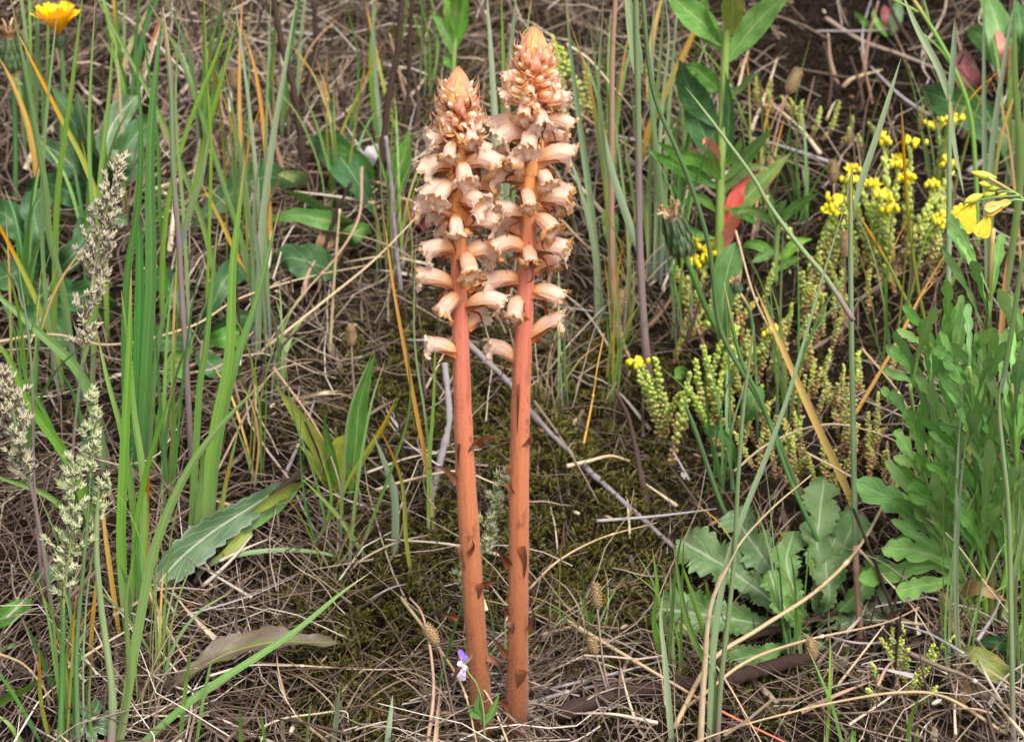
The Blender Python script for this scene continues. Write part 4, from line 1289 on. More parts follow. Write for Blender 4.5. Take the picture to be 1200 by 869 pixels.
culm("bluish culm along the right frame edge", [(1188, 884), (1184, 690), (1182, 600), (1171, 458), (1178, 436)], 7, 'culm', nodes=(.45,), leaves=[([(1184, 690), (1196, 640), (1210, 560)], 7, 'blade_blue', 0), ([(1172, 460), (1180, 420), (1196, 320), (1206, 260)], 8, 'blade_blue', 0)])
culm("second bluish stalk leaning into the right-hand leafy mass", [(1184, 700), (1178, 606), (1150, 530), (1120, 470), (1098, 415)], 6, 'culm')
culm("yellow-green culm crossing behind the wilting yellow flower", [(1092, 440), (1087, 393), (1075, 333), (1063, 236), (1056, 120)], 5, 'blade_yellow')
culm("arching pale grass stalk from mid right down into the stonecrop", [(1000, 375), (966, 323), (940, 292), (902, 241), (882, 207), (844, 155), (803, 102)], 7, 'culm', Y0=.06, taper=.5)
culm("yellowish stalk crossing the tall bluish culm", [(1098, 418), (1065, 357), (1036, 301), (1002, 245)], 5, 'blade_yellow')
culm("green culm in front of the lettuce leaves with a small side leaf", [(840, 886), (845, 800), (860, 660), (865, 560), (872, 470), (884, 380)], 7, 'culm', nodes=(.3,), taper=.6)
culm("pale straw coloured old culm base behind the green crossing blades", [(820, 886), (823, 824), (826, 780), (834, 706), (865, 640)], 9, 'straw_pale', taper=.4)
culm("narrow bluish culm at the far left of the panicles", [(52, 720), (40, 560), (36, 420), (20, 300)], 4, 'culm_purple')

# --- orange and straw blades that stand alone ---
for lab, pts, wpx, mat in [
    ("broad orange dead blade leaning before the leafy green plant", [(752, 196), (759, 157), (774, 121), (805, 56), (832, -10)], 10, 'blade_orange'),
    ("orange dead blade falling into the lobed lettuce leaves", [(1004, 612), (997, 585), (956, 495), (920, 415), (884, 334)], 11, 'blade_orange'),
    ("small orange blade top at the upper edge behind the bluish tuft", [(760, 120), (764, 48), (778, -12)], 9, 'blade_orange'),
    ("orange blade hanging down past the panicle top", [(48, 160), (70, 195), (92, 225), (112, 252)], 6, 'blade_orange'),
    ("orange drying blade at far left below the faded flower", [(48, 250), (45, 220), (32, 145), (12, 92), (-6, 60)], 8, 'blade_orange'),
    ("orange tipped blade lying across the pale bluish blades", [(300, 345), (273, 289), (252, 245), (232, 208)], 6, 'blade_orange'),
    ("gold blade rising to the top edge right of the deep green blades", [(296, 300), (282, 160), (281, 60), (285, -12)], 6, 'blade_orange'),
    ("gold blade curving behind the pale bluish tuft", [(318, 300), (310, 160), (296, 70), (282, 30)], 7, 'blade_orange'),
    ("orange blade standing in the straw left of the green panicle", [(104, 790), (109, 720), (113, 680), (117, 650)], 6, 'blade_orange'),
    ("yellow blade at the right edge beside the wilting flower stem", [(1172, 420), (1176, 360), (1180, 300)], 9, 'blade_orange'),
    ("salmon dry blade between the deep green blades", [(166, 100), (172, 70), (180, 46), (188, 20)], 6, 'straw_coral'),
    ("pale tan dry blade leaning below the orange flower", [(128, 160), (139, 101), (152, 58), (175, 6), (180, -12)], 7, 'straw_pale'),
    ("thin tan dry blade beneath the broad pale one", [(146, 260), (142, 140), (136, 60), (132, 30)], 4, 'straw_pale'),
    ("yellowing blade with split base among the sparse plants", [(385, 620), (410, 560), (448, 500), (466, 462)], 5, 'blade_yellow'),
]:
    g = G(*pts[0])
    r = thing("withered_leaf", lab, "grass blade", g)
    blade(r, pts, wpx, mat, g[1], 0.0, random.uniform(-.2, .2))

# ------------------------------------------------------------------ broad leaves
M['lf_green'] = leaf_mat("mid_green_leaf", lin(92, 142, 60), lin(124, 168, 82), lin(178, 200, 140))
M['lf_fresh'] = leaf_mat("fresh_green_leaf", lin(104, 160, 62), lin(138, 184, 84), lin(186, 210, 140), ribw=.03)
M['lf_dark'] = leaf_mat("dark_green_leaf", lin(58, 100, 54), lin(84, 128, 72), lin(140, 170, 120), var=.3)
M['lf_grey'] = leaf_mat("grey_green_leaf", lin(86, 124, 78), lin(112, 146, 100), lin(206, 206, 186), ribw=.05, dust=.25, edge=lin(150, 166, 140))
M['lf_toothed'] = leaf_mat("toothed_grey_green_leaf", lin(72, 108, 64), lin(94, 128, 82), lin(196, 196, 176), ribw=.045, dust=.12, edge=lin(136, 152, 128))
M['lf_lettuce'] = leaf_mat("mealy_pale_green_leaf", lin(96, 132, 74), lin(124, 156, 98), lin(190, 200, 170), ribw=.05, dust=.3, nv=7, spot=lin(122, 136, 92))
M['lf_lettuce_green'] = leaf_mat("lettuce_green_leaf", lin(100, 140, 72), lin(122, 158, 90), lin(180, 196, 150), ribw=.05, nv=7)
M['lf_rocket'] = leaf_mat("rocket_leaf", lin(104, 156, 74, .95), lin(130, 176, 92, .95), lin(176, 204, 146), ribw=.05, var=.3, nv=6)
M['lf_rocket_pale'] = leaf_mat("pale_rocket_leaf", lin(128, 170, 88, .95), lin(150, 188, 108, .95), lin(186, 210, 156), ribw=.05, var=.3, nv=6)
M['lf_purple'] = leaf_mat("purple_tinged_leaf", lin(112, 90, 84), lin(116, 124, 72), lin(160, 168, 110), edge=lin(112, 84, 88), spot=lin(118, 92, 92))
M['lf_red'] = leaf_mat("red_autumn_leaf", pale(228, 112, 106), pale(232, 138, 124), lin(226, 150, 120), spot=lin(206, 110, 100))
M['lf_wine'] = leaf_mat("wine_red_leaf", lin(126, 58, 58), lin(150, 84, 78), lin(170, 110, 100), spot=lin(110, 116, 66))
M['lf_yellow'] = leaf_mat("yellowing_leaf", lin(166, 176, 70), lin(140, 166, 72), lin(200, 200, 130), spot=lin(214, 188, 84))
M['lf_redtip'] = leaf_mat("red_edged_green_leaf", lin(112, 146, 74), lin(140, 160, 88), lin(190, 200, 140), edge=lin(190, 96, 74), spot=lin(150, 150, 80))
M['lf_white'] = leaf_mat("bleached_leaf", lin(206, 200, 198), lin(222, 216, 212), lin(190, 180, 176))
M['lf_brown'] = leaf_mat("dry_brown_leaf", lin(164, 124, 84), lin(184, 146, 104), lin(140, 104, 74), spot=lin(130, 96, 66))
M['stem_green'] = blade_mat("leafy_stem", lin(122, 160, 74), lin(150, 182, 100), trans=0)
M['stem_dark'] = blade_mat("dark_leafy_stem", lin(92, 90, 54), lin(116, 112, 66), trans=0)

PROF = {
    'lance': ([0, .08, .3, .5, .75, 1], [.10, .35, .9, 1, .62, .02]),
    'oblance': ([0, .1, .35, .65, .85, .95, 1], [.14, .2, .5, .95, 1, .6, .04]),
    'ovate': ([0, .1, .3, .55, .8, 1], [.12, .55, 1, .92, .52, .03]),
    'strap': ([0, .1, .4, .7, .9, 1], [.3, .5, .9, 1, .7, .06]),
}


def leaf(root, P, wm, mat, prof='lance', lobes=0, depth=0.0, teeth=0, tdepth=.12, roll=None, fold=.22, shift=0.0, ripple=.05, n=None, nu=7, twist=0.0, name="leaf"):
    """P: points in the place along the midrib from the leaf's foot; wm: full width in metres"""
    n = n or (64 if lobes or teeth else 26)
    S = spine(P, n)
    t = np.linspace(0, 1, n)
    T, a, N = frames(S, (random.uniform(-.5, .5) if roll is None else roll) + twist * t)
    base = np.interp(t, *PROF[prof]) * wm * .5
    u = np.linspace(-1, 1, nu)
    cols = []
    Ls = []
    for sgn in (-1, 1):
        f = np.ones(n)
        if lobes:
            ph = random.uniform(-.5, .5)
            q = (t ** .9) * lobes + ph + .12 * np.sin(t * 13 + random.random() * 6)
            saw = np.abs(np.sin(q * pi)) ** .75
            f = 1 - depth * (1 - saw) * np.interp(t, [0, .15, .85, 1], [1, 1, .75, 0])
        if teeth:
            q = t * teeth + random.random()
            f = f * (1 - tdepth * (q - np.floor(q)) ** 1.5 * random.uniform(.7, 1.2) * (1 + .3 * np.sin(t * 40)))
        Ls.append(f)
    Wd = np.where(u[None, :] < 0, (base * Ls[0])[:, None], (base * Ls[1])[:, None])
    rp = ripple * wm * np.sin(t * random.uniform(18, 30) + random.random() * 6)[:, None] * (np.abs(u) ** 2)[None, :] * np.where(u < 0, 1, -.8)[None, :]
    P3 = S[:, None] + a[:, None] * (u[None, :] * Wd)[..., None] + N[:, None] * (np.abs(u)[None, :] ** 1.3 * Wd * fold + rp)[..., None] + T[:, None] * (np.abs(u)[None, :] * Wd * shift)[..., None]
    uvp = np.stack([np.broadcast_to((u + 1) / 2, P3.shape[:2]), np.broadcast_to(t[:, None], P3.shape[:2])], -1)
    mb = MB()
    mb.grid(P3, uvp)
    return mb.build(name, M[mat], root)


def GP(pts):
    return [G(x, y, h) for x, y, h in pts]


def gleaf(root, pts, wpx, mat, **kw):
    """leaf held just above the ground: points are (x, y, height)"""
    P = GP(pts)
    return leaf(root, P, wpx * m_at(P[len(P) // 2]), mat, **kw)


def uleaf(root, pts, wpx, mat, Y0, dY=0.0, **kw):
    P = ppath(pts, Y0, dY)
    return leaf(root, P, wpx * m_at(P[len(P) // 2]), mat, **kw)


def plant(name, label, base, cat="plant"):
    B = G(*base)
    return thing(name, label, cat, B), B


def stem(root, pts, wpx, mat, Y0, dY=0.0, taper=.6, sides=7, name="stem"):
    S = spine(ppath(pts, Y0, dY), max(14, 6 * len(pts)))
    mb = MB()
    mb.tube(S, wpx * .5 * m_at(S[0]) * np.linspace(1, taper, len(S)), sides)
    mb.build(name, M[mat], root)
    return S


# toothed leaf, lower left
r, B = plant("toothed_leaf_plant", "grey-green toothed leaf with white midrib arching down beside a brown stick", (356, 566), "leafy plant")
gleaf(r, [(350, 556, .012), (300, 590, .03), (250, 622, .034), (210, 655, .028), (180, 690, .016)], 46, 'lf_toothed', prof='oblance', teeth=15, tdepth=.2, roll=.25, fold=.25, ripple=.06)
gleaf(r, [(358, 562, .012), (310, 600, .022), (270, 628, .02), (236, 652, .012)], 22, 'lf_green', roll=.5)
gleaf(r, [(356, 566, .012), (330, 578, .03), (290, 604, .028), (262, 622, .02)], 18, 'lf_yellow', roll=.8)
gleaf(r, [(300, 605, .012), (286, 626, .018), (262, 650, .014), (235, 668, .008)], 14, 'lf_yellow', roll=.3)
r, B = plant("purple_leaf_plant", "purple-brown topped wavy leaf lying on moss and straw at lower left of the spikes", (206, 812), "leafy plant")
gleaf(r, [(200, 806, .012), (235, 782, .026), (270, 764, .032), (320, 752, .032), (360, 752, .026), (404, 754, .014)], 40, 'lf_purple', roll=.75, fold=.5, ripple=.1, teeth=12, tdepth=.16)
gleaf(r, [(206, 812, .006), (200, 800, .02), (214, 790, .028)], 14, 'lf_purple')
r, B = plant("dark_rosette", "big dark green leaves spreading round the foot of the dark dead stem", (372, 268), "leafy plant")
gleaf(r, [(352, 215, .01), (310, 208, .03), (265, 232, .035), (222, 266, .02)], 46, 'lf_dark', roll=.1, fold=.15, teeth=8, tdepth=.1)
gleaf(r, [(360, 218, .01), (345, 206, .03), (322, 204, .036)], 20, 'lf_redtip', roll=.2)
gleaf(r, [(415, 262, .008), (395, 255, .03), (362, 232, .035), (330, 224, .026)], 22, 'lf_green', roll=.9, fold=.4)
gleaf(r, [(410, 258, .008), (380, 258, .03), (345, 252, .034), (305, 262, .02)], 24, 'lf_green', roll=.0, fold=.2)
gleaf(r, [(440, 250, .008), (420, 215, .035), (395, 180, .038), (362, 160, .02)], 42, 'lf_dark', roll=.2, fold=.15)
gleaf(r, [(444, 225, .008), (425, 190, .04), (402, 172, .045), (372, 158, .03)], 22, 'lf_green', roll=.6)
gleaf(r, [(398, 322, .006), (370, 310, .02), (340, 302, .024), (318, 312, .01)], 46, 'lf_dark', lobes=3, depth=.3, roll=.0, fold=.1)
gleaf(r, [(404, 288, .006), (412, 276, .02), (426, 268, .02), (436, 274, .01)], 24, 'lf_green', prof='ovate', roll=.0)
gleaf(r, [(372, 300, .006), (380, 284, .016), (392, 274, .012)], 22, 'lf_brown', prof='ovate')
gleaf(r, [(458, 236, .006), (466, 205, .03), (474, 180, .045), (479, 152, .06)], 28, 'lf_green', roll=.3)
r, B = plant("pink_leaf_plant", "dull pink-red leaf half hidden behind the shorter spike's flowers", (492, 268), "leafy plant")
gleaf(r, [(492, 268, .006), (486, 254, .02), (474, 244, .02), (458, 242, .01)], 24, 'lf_wine', roll=.2, prof='ovate')
gleaf(r, [(494, 272, .006), (500, 262, .012), (508, 254, .008)], 10, 'lf_wine')
r, B = plant("bleached_leaf", "small bleached white leaf scrap beside the dark green leaves", (432, 200), "dead leaf")
gleaf(r, [(428, 196, .02), (436, 180, .035), (446, 168, .03)], 20, 'lf_white', prof='ovate', roll=.4)

r, B = plant("yellowish_plantain", "small plantain with upright yellow-green leaves between straw and moss", (402, 584), "leafy plant")
for pts, wp, mt in [([(398, 586), (382, 540), (358, 500), (322, 450)], 20, 'lf_yellow'), ([(410, 584), (417, 520), (422, 470), (440, 412)], 24, 'lf_green'), ([(402, 586), (394, 560), (398, 520), (418, 508)], 28, 'lf_yellow'),
                    ([(398, 584), (390, 540), (382, 510), (380, 484)], 11, 'lf_green'), ([(396, 586), (380, 560), (360, 530), (346, 518)], 12, 'lf_yellow'), ([(406, 584), (424, 540), (448, 500), (470, 462)], 8, 'lf_yellow')]:
    uleaf(r, pts, wp, mt, B[1], random.uniform(-.02, .02), prof='lance', roll=random.uniform(-.4, .4))

r, B = plant("dark_lobed_plant", "dark wavy lobed leaves crowded under the orange flower head", (118, 230), "leafy plant")
for pts, wp in [([(118, 225, .01), (120, 190, .05), (130, 150, .07), (160, 112, .06)], 34), ([(122, 228, .01), (140, 190, .05), (158, 160, .06), (182, 140, .05)], 34), ([(122, 230, .01), (145, 205, .04), (170, 190, .04)], 28),
                ([(112, 228, .01), (90, 200, .05), (66, 178, .05), (40, 165, .03)], 32), ([(110, 232, .01), (80, 225, .04), (52, 215, .03), (30, 225, .02)], 32), ([(116, 226, .01), (100, 180, .07), (84, 140, .1), (60, 100, .12)], 30), ([(120, 226, .01), (98, 150, .1), (90, 110, .13)], 24), ([(120, 235, .01), (130, 250, .03), (150, 262, .02)], 28)]:
    gleaf(r, pts, wp, random.choice(['lf_dark', 'lf_grey', 'lf_dark']), lobes=4, depth=.35, roll=random.uniform(-.4, .4), ripple=.12, prof='strap')
r, B = plant("left_edge_lobed_plant", "dark lobed rosette at the left edge behind the large grey panicle", (52, 330), "leafy plant")
for pts, wp in [([(50, 322, .01), (30, 280, .04), (10, 255, .05), (-16, 244, .03)], 40), ([(54, 320, .01), (46, 280, .05), (40, 246, .06), (58, 222, .05)], 36), ([(56, 326, .01), (84, 300, .04), (104, 270, .04), (116, 250, .02)], 36), ([(48, 328, .01), (20, 320, .03), (-10, 330, .02)], 40),
                ([(56, 332, .01), (80, 345, .03), (112, 350, .03), (132, 372, .01)], 40), ([(50, 336, .01), (40, 372, .02), (20, 400, .01)], 36), ([(52, 334, .01), (66, 380, .02), (84, 410, .01)], 34)]:
    gleaf(r, pts, wp, random.choice(['lf_dark', 'lf_dark', 'lf_grey']), lobes=4, depth=.4, roll=random.uniform(-.4, .4), ripple=.12, prof='strap')
r, B = plant("shaded_rosette", "shaded green rosette seen between the deep green blades and the arching dry straws", (228, 400), "leafy plant")
for pts, wp in [([(228, 396, .01), (210, 360, .04), (196, 336, .05), (176, 318, .03)], 36), ([(232, 396, .01), (248, 360, .04), (262, 330, .05), (284, 312, .03)], 34), ([(226, 402, .01), (196, 400, .03), (168, 396, .02)], 36), ([(234, 402, .01), (262, 396, .03), (290, 384, .02)], 30),
                ([(230, 406, .01), (244, 424, .02), (262, 440, .01)], 30), ([(228, 404, .01), (206, 428, .02), (196, 448, .01)], 30), ([(234, 398, .01), (276, 372, .035), (310, 372, .02)], 20)]:
    gleaf(r, pts, wp, random.choice(['lf_dark', 'lf_dark', 'lf_green']), lobes=3, depth=.2, roll=random.uniform(-.4, .4), prof='oblance')
r, B = plant("edge_leaf_plant", "two plain green leaves at the left edge below the dark purple culm", (-6, 716), "leafy plant")
gleaf(r, [(-14, 730, .008), (5, 722, .02), (22, 712, .022), (38, 700, .014)], 24, 'lf_green', roll=.2)
gleaf(r, [(40, 690, .006), (52, 676, .02), (66, 668, .02), (78, 672, .01)], 22, 'lf_dark', roll=.3)
r, B = plant("small_weed", "low bluish-green lobed weed in the straw under the thick pale culm", (106, 850), "leafy plant")
for q in range(7):
    a = q * .9 + .3
    gleaf(r, [(106, 850, .005), (106 + 14 * cos(a), 846 - 12 * sin(a), .016), (106 + 30 * cos(a), 844 - 26 * sin(a), .012)], 15, 'lf_grey', lobes=3, depth=.3, prof='oblance')

# leafy plants, upper right
r, B = plant("leafy_green_plant", "tall leafy green plant with pale veined leaves at the top edge, right of centre", (842, 330), "leafy plant")
stem(r, [(843, 328), (844, 240), (847, 133), (851, 36), (853, -20)], 11, 'stem_green', B[1], .0, .8)
for pts, wp, mt, rl in [([(851, 74), (868, 50), (895, 18), (932, -14)], 34, 'lf_fresh', .25), ([(848, 54), (826, 30), (800, 8), (776, -14)], 34, 'lf_fresh', -.1), ([(853, 46), (858, 22), (858, 0), (856, -20)], 28, 'lf_yellow', .0), ([(849, 60), (834, 44), (824, 20), (830, -10)], 26, 'lf_fresh', .5),
                        ([(846, 110), (828, 92), (812, 80), (798, 78)], 26, 'lf_green', .3), ([(847, 118), (866, 106), (880, 92), (892, 86)], 12, 'lf_green', .8), ([(846, 150), (826, 130), (806, 100), (796, 70)], 34, 'lf_dark', .1), ([(844, 190), (826, 160), (812, 120), (816, 86)], 34, 'lf_dark', -.2),
                        ([(844, 215), (822, 190), (798, 182), (770, 166)], 18, 'lf_fresh', .3), ([(844, 222), (815, 205), (784, 190), (757, 176)], 18, 'lf_green', .1), ([(844, 216), (836, 190), (830, 174)], 14, 'lf_fresh', .0), ([(845, 210), (852, 170), (854, 120), (850, 84)], 16, 'lf_dark', .0),
                        ([(845, 215), (870, 190), (888, 170), (906, 150)], 17, 'lf_fresh', .4), ([(844, 230), (866, 205), (890, 195), (902, 200)], 14, 'lf_redtip', .2), ([(844, 282), (858, 250), (880, 226), (928, 178)], 28, 'lf_redtip', .3), ([(846, 286), (858, 250), (866, 222), (880, 206)], 24, 'lf_red', -.2),
                        ([(846, 300), (852, 280), (858, 262), (866, 250)], 16, 'lf_red', .3), ([(842, 250), (820, 232), (804, 236), (790, 244)], 11, 'lf_green', .2), ([(844, 246), (860, 246), (880, 258), (888, 264)], 10, 'lf_green', .2), ([(843, 320), (846, 380), (852, 352), (850, 300)], 30, 'lf_green', .0), ([(842, 280), (822, 276), (802, 268), (790, 272)], 10, 'lf_green', 0), ([(843, 200), (856, 188), (866, 172), (868, 160)], 12, 'lf_fresh', .2), ([(842, 205), (838, 180), (826, 164), (824, 170)], 14, 'lf_red', .2)]:
    uleaf(r, pts, wp, mt, B[1], random.uniform(-.05, .01), roll=rl)
r, B = plant("small_leafy_plant", "young plant with narrow spreading leaves above the stonecrop carpet", (910, 330), "leafy plant")
stem(r, [(908, 330), (909, 300), (911, 270), (912, 250)], 8, 'stem_green', B[1])
for pts in [[(910, 268), (894, 252), (876, 246), (860, 250)], [(911, 270), (924, 250), (936, 240), (960, 226)], [(911, 262), (905, 240), (902, 226)], [(909, 300), (896, 290), (880, 286), (868, 292)], [(910, 304), (922, 296), (934, 284), (952, 280)], [(911, 318), (922, 308), (940, 302)], [(911, 266), (914, 246), (922, 234)], [(910, 290), (894, 300), (880, 308)]]:
    uleaf(r, pts, 13, random.choice(['lf_fresh', 'lf_green']), B[1], random.uniform(-.03, .02), roll=random.uniform(-.2, .4))
r, B = plant("leafy_shoot", "bright green leafy shoot at the top edge between the two spikes' tips and grass", (530, 120), "leafy plant")
stem(r, [(530, 120), (532, 70), (534, 20), (534, -20)], 6, 'stem_green', B[1])
for pts in [[(532, 66), (524, 40), (512, 22), (504, 12)], [(533, 50), (528, 20), (520, -10)], [(533, 60), (540, 30), (544, 4), (546, -14)], [(533, 44), (534, 10), (536, -20)], [(531, 80), (526, 70), (524, 62)]]:
    uleaf(r, pts, 15, 'lf_fresh', B[1], random.uniform(-.03, .02), roll=random.uniform(-.3, .3))
r, B = plant("corner_dock", "wine-red blotched leaf and green leaves in the upper right corner", (1150, 175), "leafy plant")
gleaf(r, [(1148, 112, .01), (1138, 98, .03), (1130, 80, .035), (1132, 58, .02)], 30, 'lf_wine', prof='ovate', roll=.1)
for pts, wp, mt in [([(1186, 90, .01), (1176, 60, .05), (1166, 20, .07), (1150, -14, .06)], 34, 'lf_green'), ([(1190, 80, .01), (1196, 40, .06), (1192, 0, .07)], 40, 'lf_dark'), ([(1180, 92, .01), (1168, 66, .04), (1150, 44, .04), (1132, 34, .02)], 24, 'lf_green'), ([(1184, 90, .01), (1176, 56, .06), (1166, 30, .06)], 15, 'lf_red'), ([(1178, 190, .01), (1150, 140, .03), (1110, 118, .035), (1078, 106, .02)], 42, 'lf_dark'), ([(1196, 200, .01), (1180, 160, .03), (1150, 136, .03)], 30, 'lf_grey'), ([(1176, 96, .01), (1172, 88, .02), (1166, 84, .01)], 14, 'lf_red')]:
    gleaf(r, pts, wp, mt, prof='ovate', roll=random.uniform(-.2, .4))
r, B = plant("top_edge_weed", "small dull red weed hanging at the top edge over bare soil", (1046, 40), "leafy plant")
for pts, wp, mt in [([(1042, 40, .01), (1040, 20, .02), (1036, 6, .02)], 18, 'lf_wine'), ([(1044, 42, .01), (1050, 20, .02), (1054, -6, .02)], 16, 'lf_dark'), ([(1030, 40, .005), (1014, 26, .02), (1000, 14, .01)], 9, 'lf_fresh'), ([(1040, 44, .01), (1026, 24, .02), (1024, 10, .02)], 8, 'lf_fresh')]:
    gleaf(r, pts, wp, mt, prof='ovate')
r, B = plant("spoon_leaf_seedling", "seedling with spoon shaped leaf in front of the stonecrop", (862, 560), "leafy plant")
for pts, wp in [([(864, 552, .006), (856, 520, .03), (842, 506, .036), (824, 504, .03)], 14), ([(812, 450, .006), (806, 440, .02), (798, 436, .03), (790, 442, .034)], 15), ([(866, 500, .01), (880, 476, .04), (892, 452, .05)], 24), ([(850, 420, .01), (846, 380, .05), (850, 330, .08), (862, 284, .1)], 32), ([(722, 300, .006), (716, 280, .03), (716, 262, .04), (712, 242, .05)], 20)]:
    gleaf(r, pts, wp, 'lf_green', prof='oblance', roll=.2)

# lettuce-like rosette, lower right
r, B = plant("lobed_lettuce", "pale mealy rosette of lobed leaves behind the rotten branch", (952, 738), "leafy plant")
for pts, wp, dp in [([(950, 738, 0.004), (890, 730, 0.012), (840, 722, 0.016), (768, 712, 0.009)], 62, .35), ([(948, 732, 0.005), (900, 700, 0.025), (856, 668, 0.028), (796, 632, 0.019)], 65, .5), ([(952, 730, 0.005), (920, 690, 0.028), (892, 650, 0.034), (856, 598, 0.031)], 59, .6), ([(955, 728, 0.005), (958, 680, 0.037), (958, 630, 0.050), (966, 560, 0.056)], 52, .68),
                    ([(958, 730, 0.005), (975, 690, 0.031), (985, 650, 0.037), (1006, 600, 0.037)], 52, .55), ([(950, 742, 0.004), (905, 762, 0.010), (865, 772, 0.010), (838, 778, 0.005)], 36, .25), ([(958, 740, 0.004), (990, 730, 0.012), (1020, 716, 0.012), (1044, 700, 0.012)], 46, .5), ([(954, 746, 0.004), (970, 764, 0.006), (994, 772, 0.005)], 36, .4), ([(948, 730, 0.006), (934, 700, 0.031), (922, 660, 0.043), (930, 622, 0.043)], 46, .62), ([(954, 726, 0.006), (972, 700, 0.037), (968, 660, 0.043), (980, 628, 0.050)], 41, .6),
                    ([(950, 734, 0.006), (920, 716, 0.019), (890, 690, 0.025), (868, 684, 0.019)], 41, .5), ([(956, 734, 0.006), (990, 710, 0.019), (1016, 680, 0.025), (1030, 650, 0.025)], 41, .55), ([(950, 736, 0.006), (925, 720, 0.031), (900, 668, 0.050)], 36, .6)]:
    gleaf(r, pts, wp, random.choice(['lf_lettuce', 'lf_lettuce', 'lf_lettuce_green']), prof='oblance', lobes=random.choice((4, 5, 5)), depth=dp, teeth=19, tdepth=.32, roll=random.uniform(-.35, .4), ripple=.12, shift=.25, nu=9, n=80)

# rocket: the mass of bright lobed leaves on the right
r, B = plant("rocket_plant", "dense mass of bright green deeply lobed leaves filling the right side", (1150, 736), "leafy plant")
STE = [[(1160, 730), (1162, 560), (1158, 420), (1160, 330), (1164, 268)], [(1176, 732), (1200, 600), (1208, 480), (1216, 380)], [(1140, 732), (1104, 640), (1080, 540), (1066, 450)], [(1150, 732), (1130, 600), (1118, 500), (1112, 400)], [(1164, 732), (1184, 640), (1190, 560), (1186, 450)],
       [(1146, 734), (1118, 640), (1098, 540), (1088, 430)], [(1156, 734), (1148, 620), (1142, 520), (1136, 430)], [(1170, 734), (1196, 660), (1210, 590), (1218, 500)]]
SDY = [0, .03, -.03, .02, -.05, .01, -.05, -.02]
for i, s_ in enumerate(STE):
    stem(r, s_, 8 if i else 11, 'stem_dark' if i == 0 else 'stem_green', B[1], SDY[i], .5)
for pts, wp, rl, dY in [([(1128, 678), (1090, 622), (1055, 592), (1003, 564)], 34, .1, -.05), ([(1140, 700), (1112, 660), (1076, 646), (1034, 641)], 30, .2, -.05), ([(1146, 710), (1120, 682), (1090, 684), (1050, 693)], 28, .4, -.06), ([(1140, 700), (1100, 664), (1060, 668), (1006, 678)], 26, .2, -.04),
                        ([(1150, 650), (1120, 610), (1094, 590), (1066, 566)], 28, .3, -.05), ([(1150, 630), (1126, 590), (1106, 565), (1092, 540)], 28, .1, -.04), ([(1160, 640), (1140, 600), (1122, 580), (1118, 558)], 22, 0, -.06)]:
    uleaf(r, pts, wp, 'lf_rocket', B[1], dY, prof='oblance', lobes=5, depth=.5, shift=.5, roll=rl, fold=.15, ripple=.06)
for i in range(190):
    j = i % 8
    s_ = spine(np.array([(x, y, 0) for x, y in STE[j]], float), 50)
    f = random.uniform(.12, .97)
    x, y = s_[int(f * 49)][:2]
    if y < 340 and random.random() < .7:
        continue
    a = random.gauss((-.35, .1, -.5, -.25, .1, -.35, -.1, .1)[j], .5)
    L = random.uniform(80, 155) * (1.1 - .4 * f)
    x1, y1 = x + sin(a) * L * .45, y - cos(a) * L * .5
    a2 = a * random.uniform(.9, 1.6)
    x2, y2 = x1 + sin(a2) * L * .55, y1 - cos(a2) * L * .5
    if x2 < 1030:
        continue
    yy = B[1] + SDY[j] * f * f + random.uniform(-.004, .004)
    uleaf(r, [(x, y), (x1, y1), (x2, y2)], random.uniform(11, 18), random.choice(['lf_rocket', 'lf_rocket', 'lf_rocket_pale']), yy, random.uniform(-.07, .03), prof='oblance', lobes=random.choice((3, 4, 4, 5)), depth=random.uniform(.45, .75), shift=.8, roll=random.uniform(-.6, .6), fold=.15, ripple=.05, n=44, nu=5)
r, B = plant("yellow_leaf", "yellowing leaf among pale straw in the lower right corner", (1178, 800), "leafy plant")
gleaf(r, [(1186, 800, .006), (1168, 784, .02), (1146, 768, .024), (1114, 762, .014)], 28, 'lf_yellow', roll=.2)
gleaf(r, [(1120, 800, .004), (1128, 812, .012), (1122, 836, .01)], 30, 'lf_brown', prof='ovate')
gleaf(r, [(1190, 760, .004), (1170, 752, .02), (1140, 752, .012)], 18, 'lf_dark', roll=.2)
gleaf(r, [(1120, 690, .02), (1150, 690, .05), (1180, 704, .04)], 20, 'lf_brown', roll=.2)

# ------------------------------------------------------------------ stonecrop
k = NT("stonecrop_leaf")
uv, u, v = k.uv()
r_ = k.n("ObjectInfo").outputs["Random"]
lr = k.rnd()
vv = k.math('ADD', v, k.math('MULTIPLY_ADD', lr, .3, -.15))
c = k.ramp(vv, [(0, lin(146, 104, 82, .95)), (.3, lin(168, 138, 94, .95)), (.6, lin(166, 164, 88, .95)), (.85, lin(158, 176, 86, .95)), (1, lin(186, 192, 92, .95))])
c = k.mix(k.math('MULTIPLY', k.step(r_, .45, .9), .65), c, k.mix(v, lin(176, 116, 92, .95), lin(178, 158, 84, .95)))
c = k.vary(c, lr, .03, .2, .3)
M['sedum'] = k.finish(c, .4, .45, .15)
k = NT("stonecrop_leaf_green")
uv, u, v = k.uv()
lr = k.rnd()
c = k.ramp(k.math('ADD', v, k.math('MULTIPLY_ADD', lr, .3, -.15)), [(0, lin(176, 142, 98, .95)), (.35, lin(178, 178, 98, .95)), (.7, lin(168, 190, 90, .95)), (1, lin(200, 210, 92, .95))])
M['sedum_green'] = k.finish(k.vary(c, lr, .02, .2, .25), .4, .45, .15)
k = NT("stonecrop_petal")
uv, u, v = k.uv()
M['sedum_petal'] = k.finish(k.vary(k.mix(v, lin(206, 204, 70, .9), lin(248, 224, 50, .9)), k.rnd(), .015, .1, .15), .45, .35, .2)


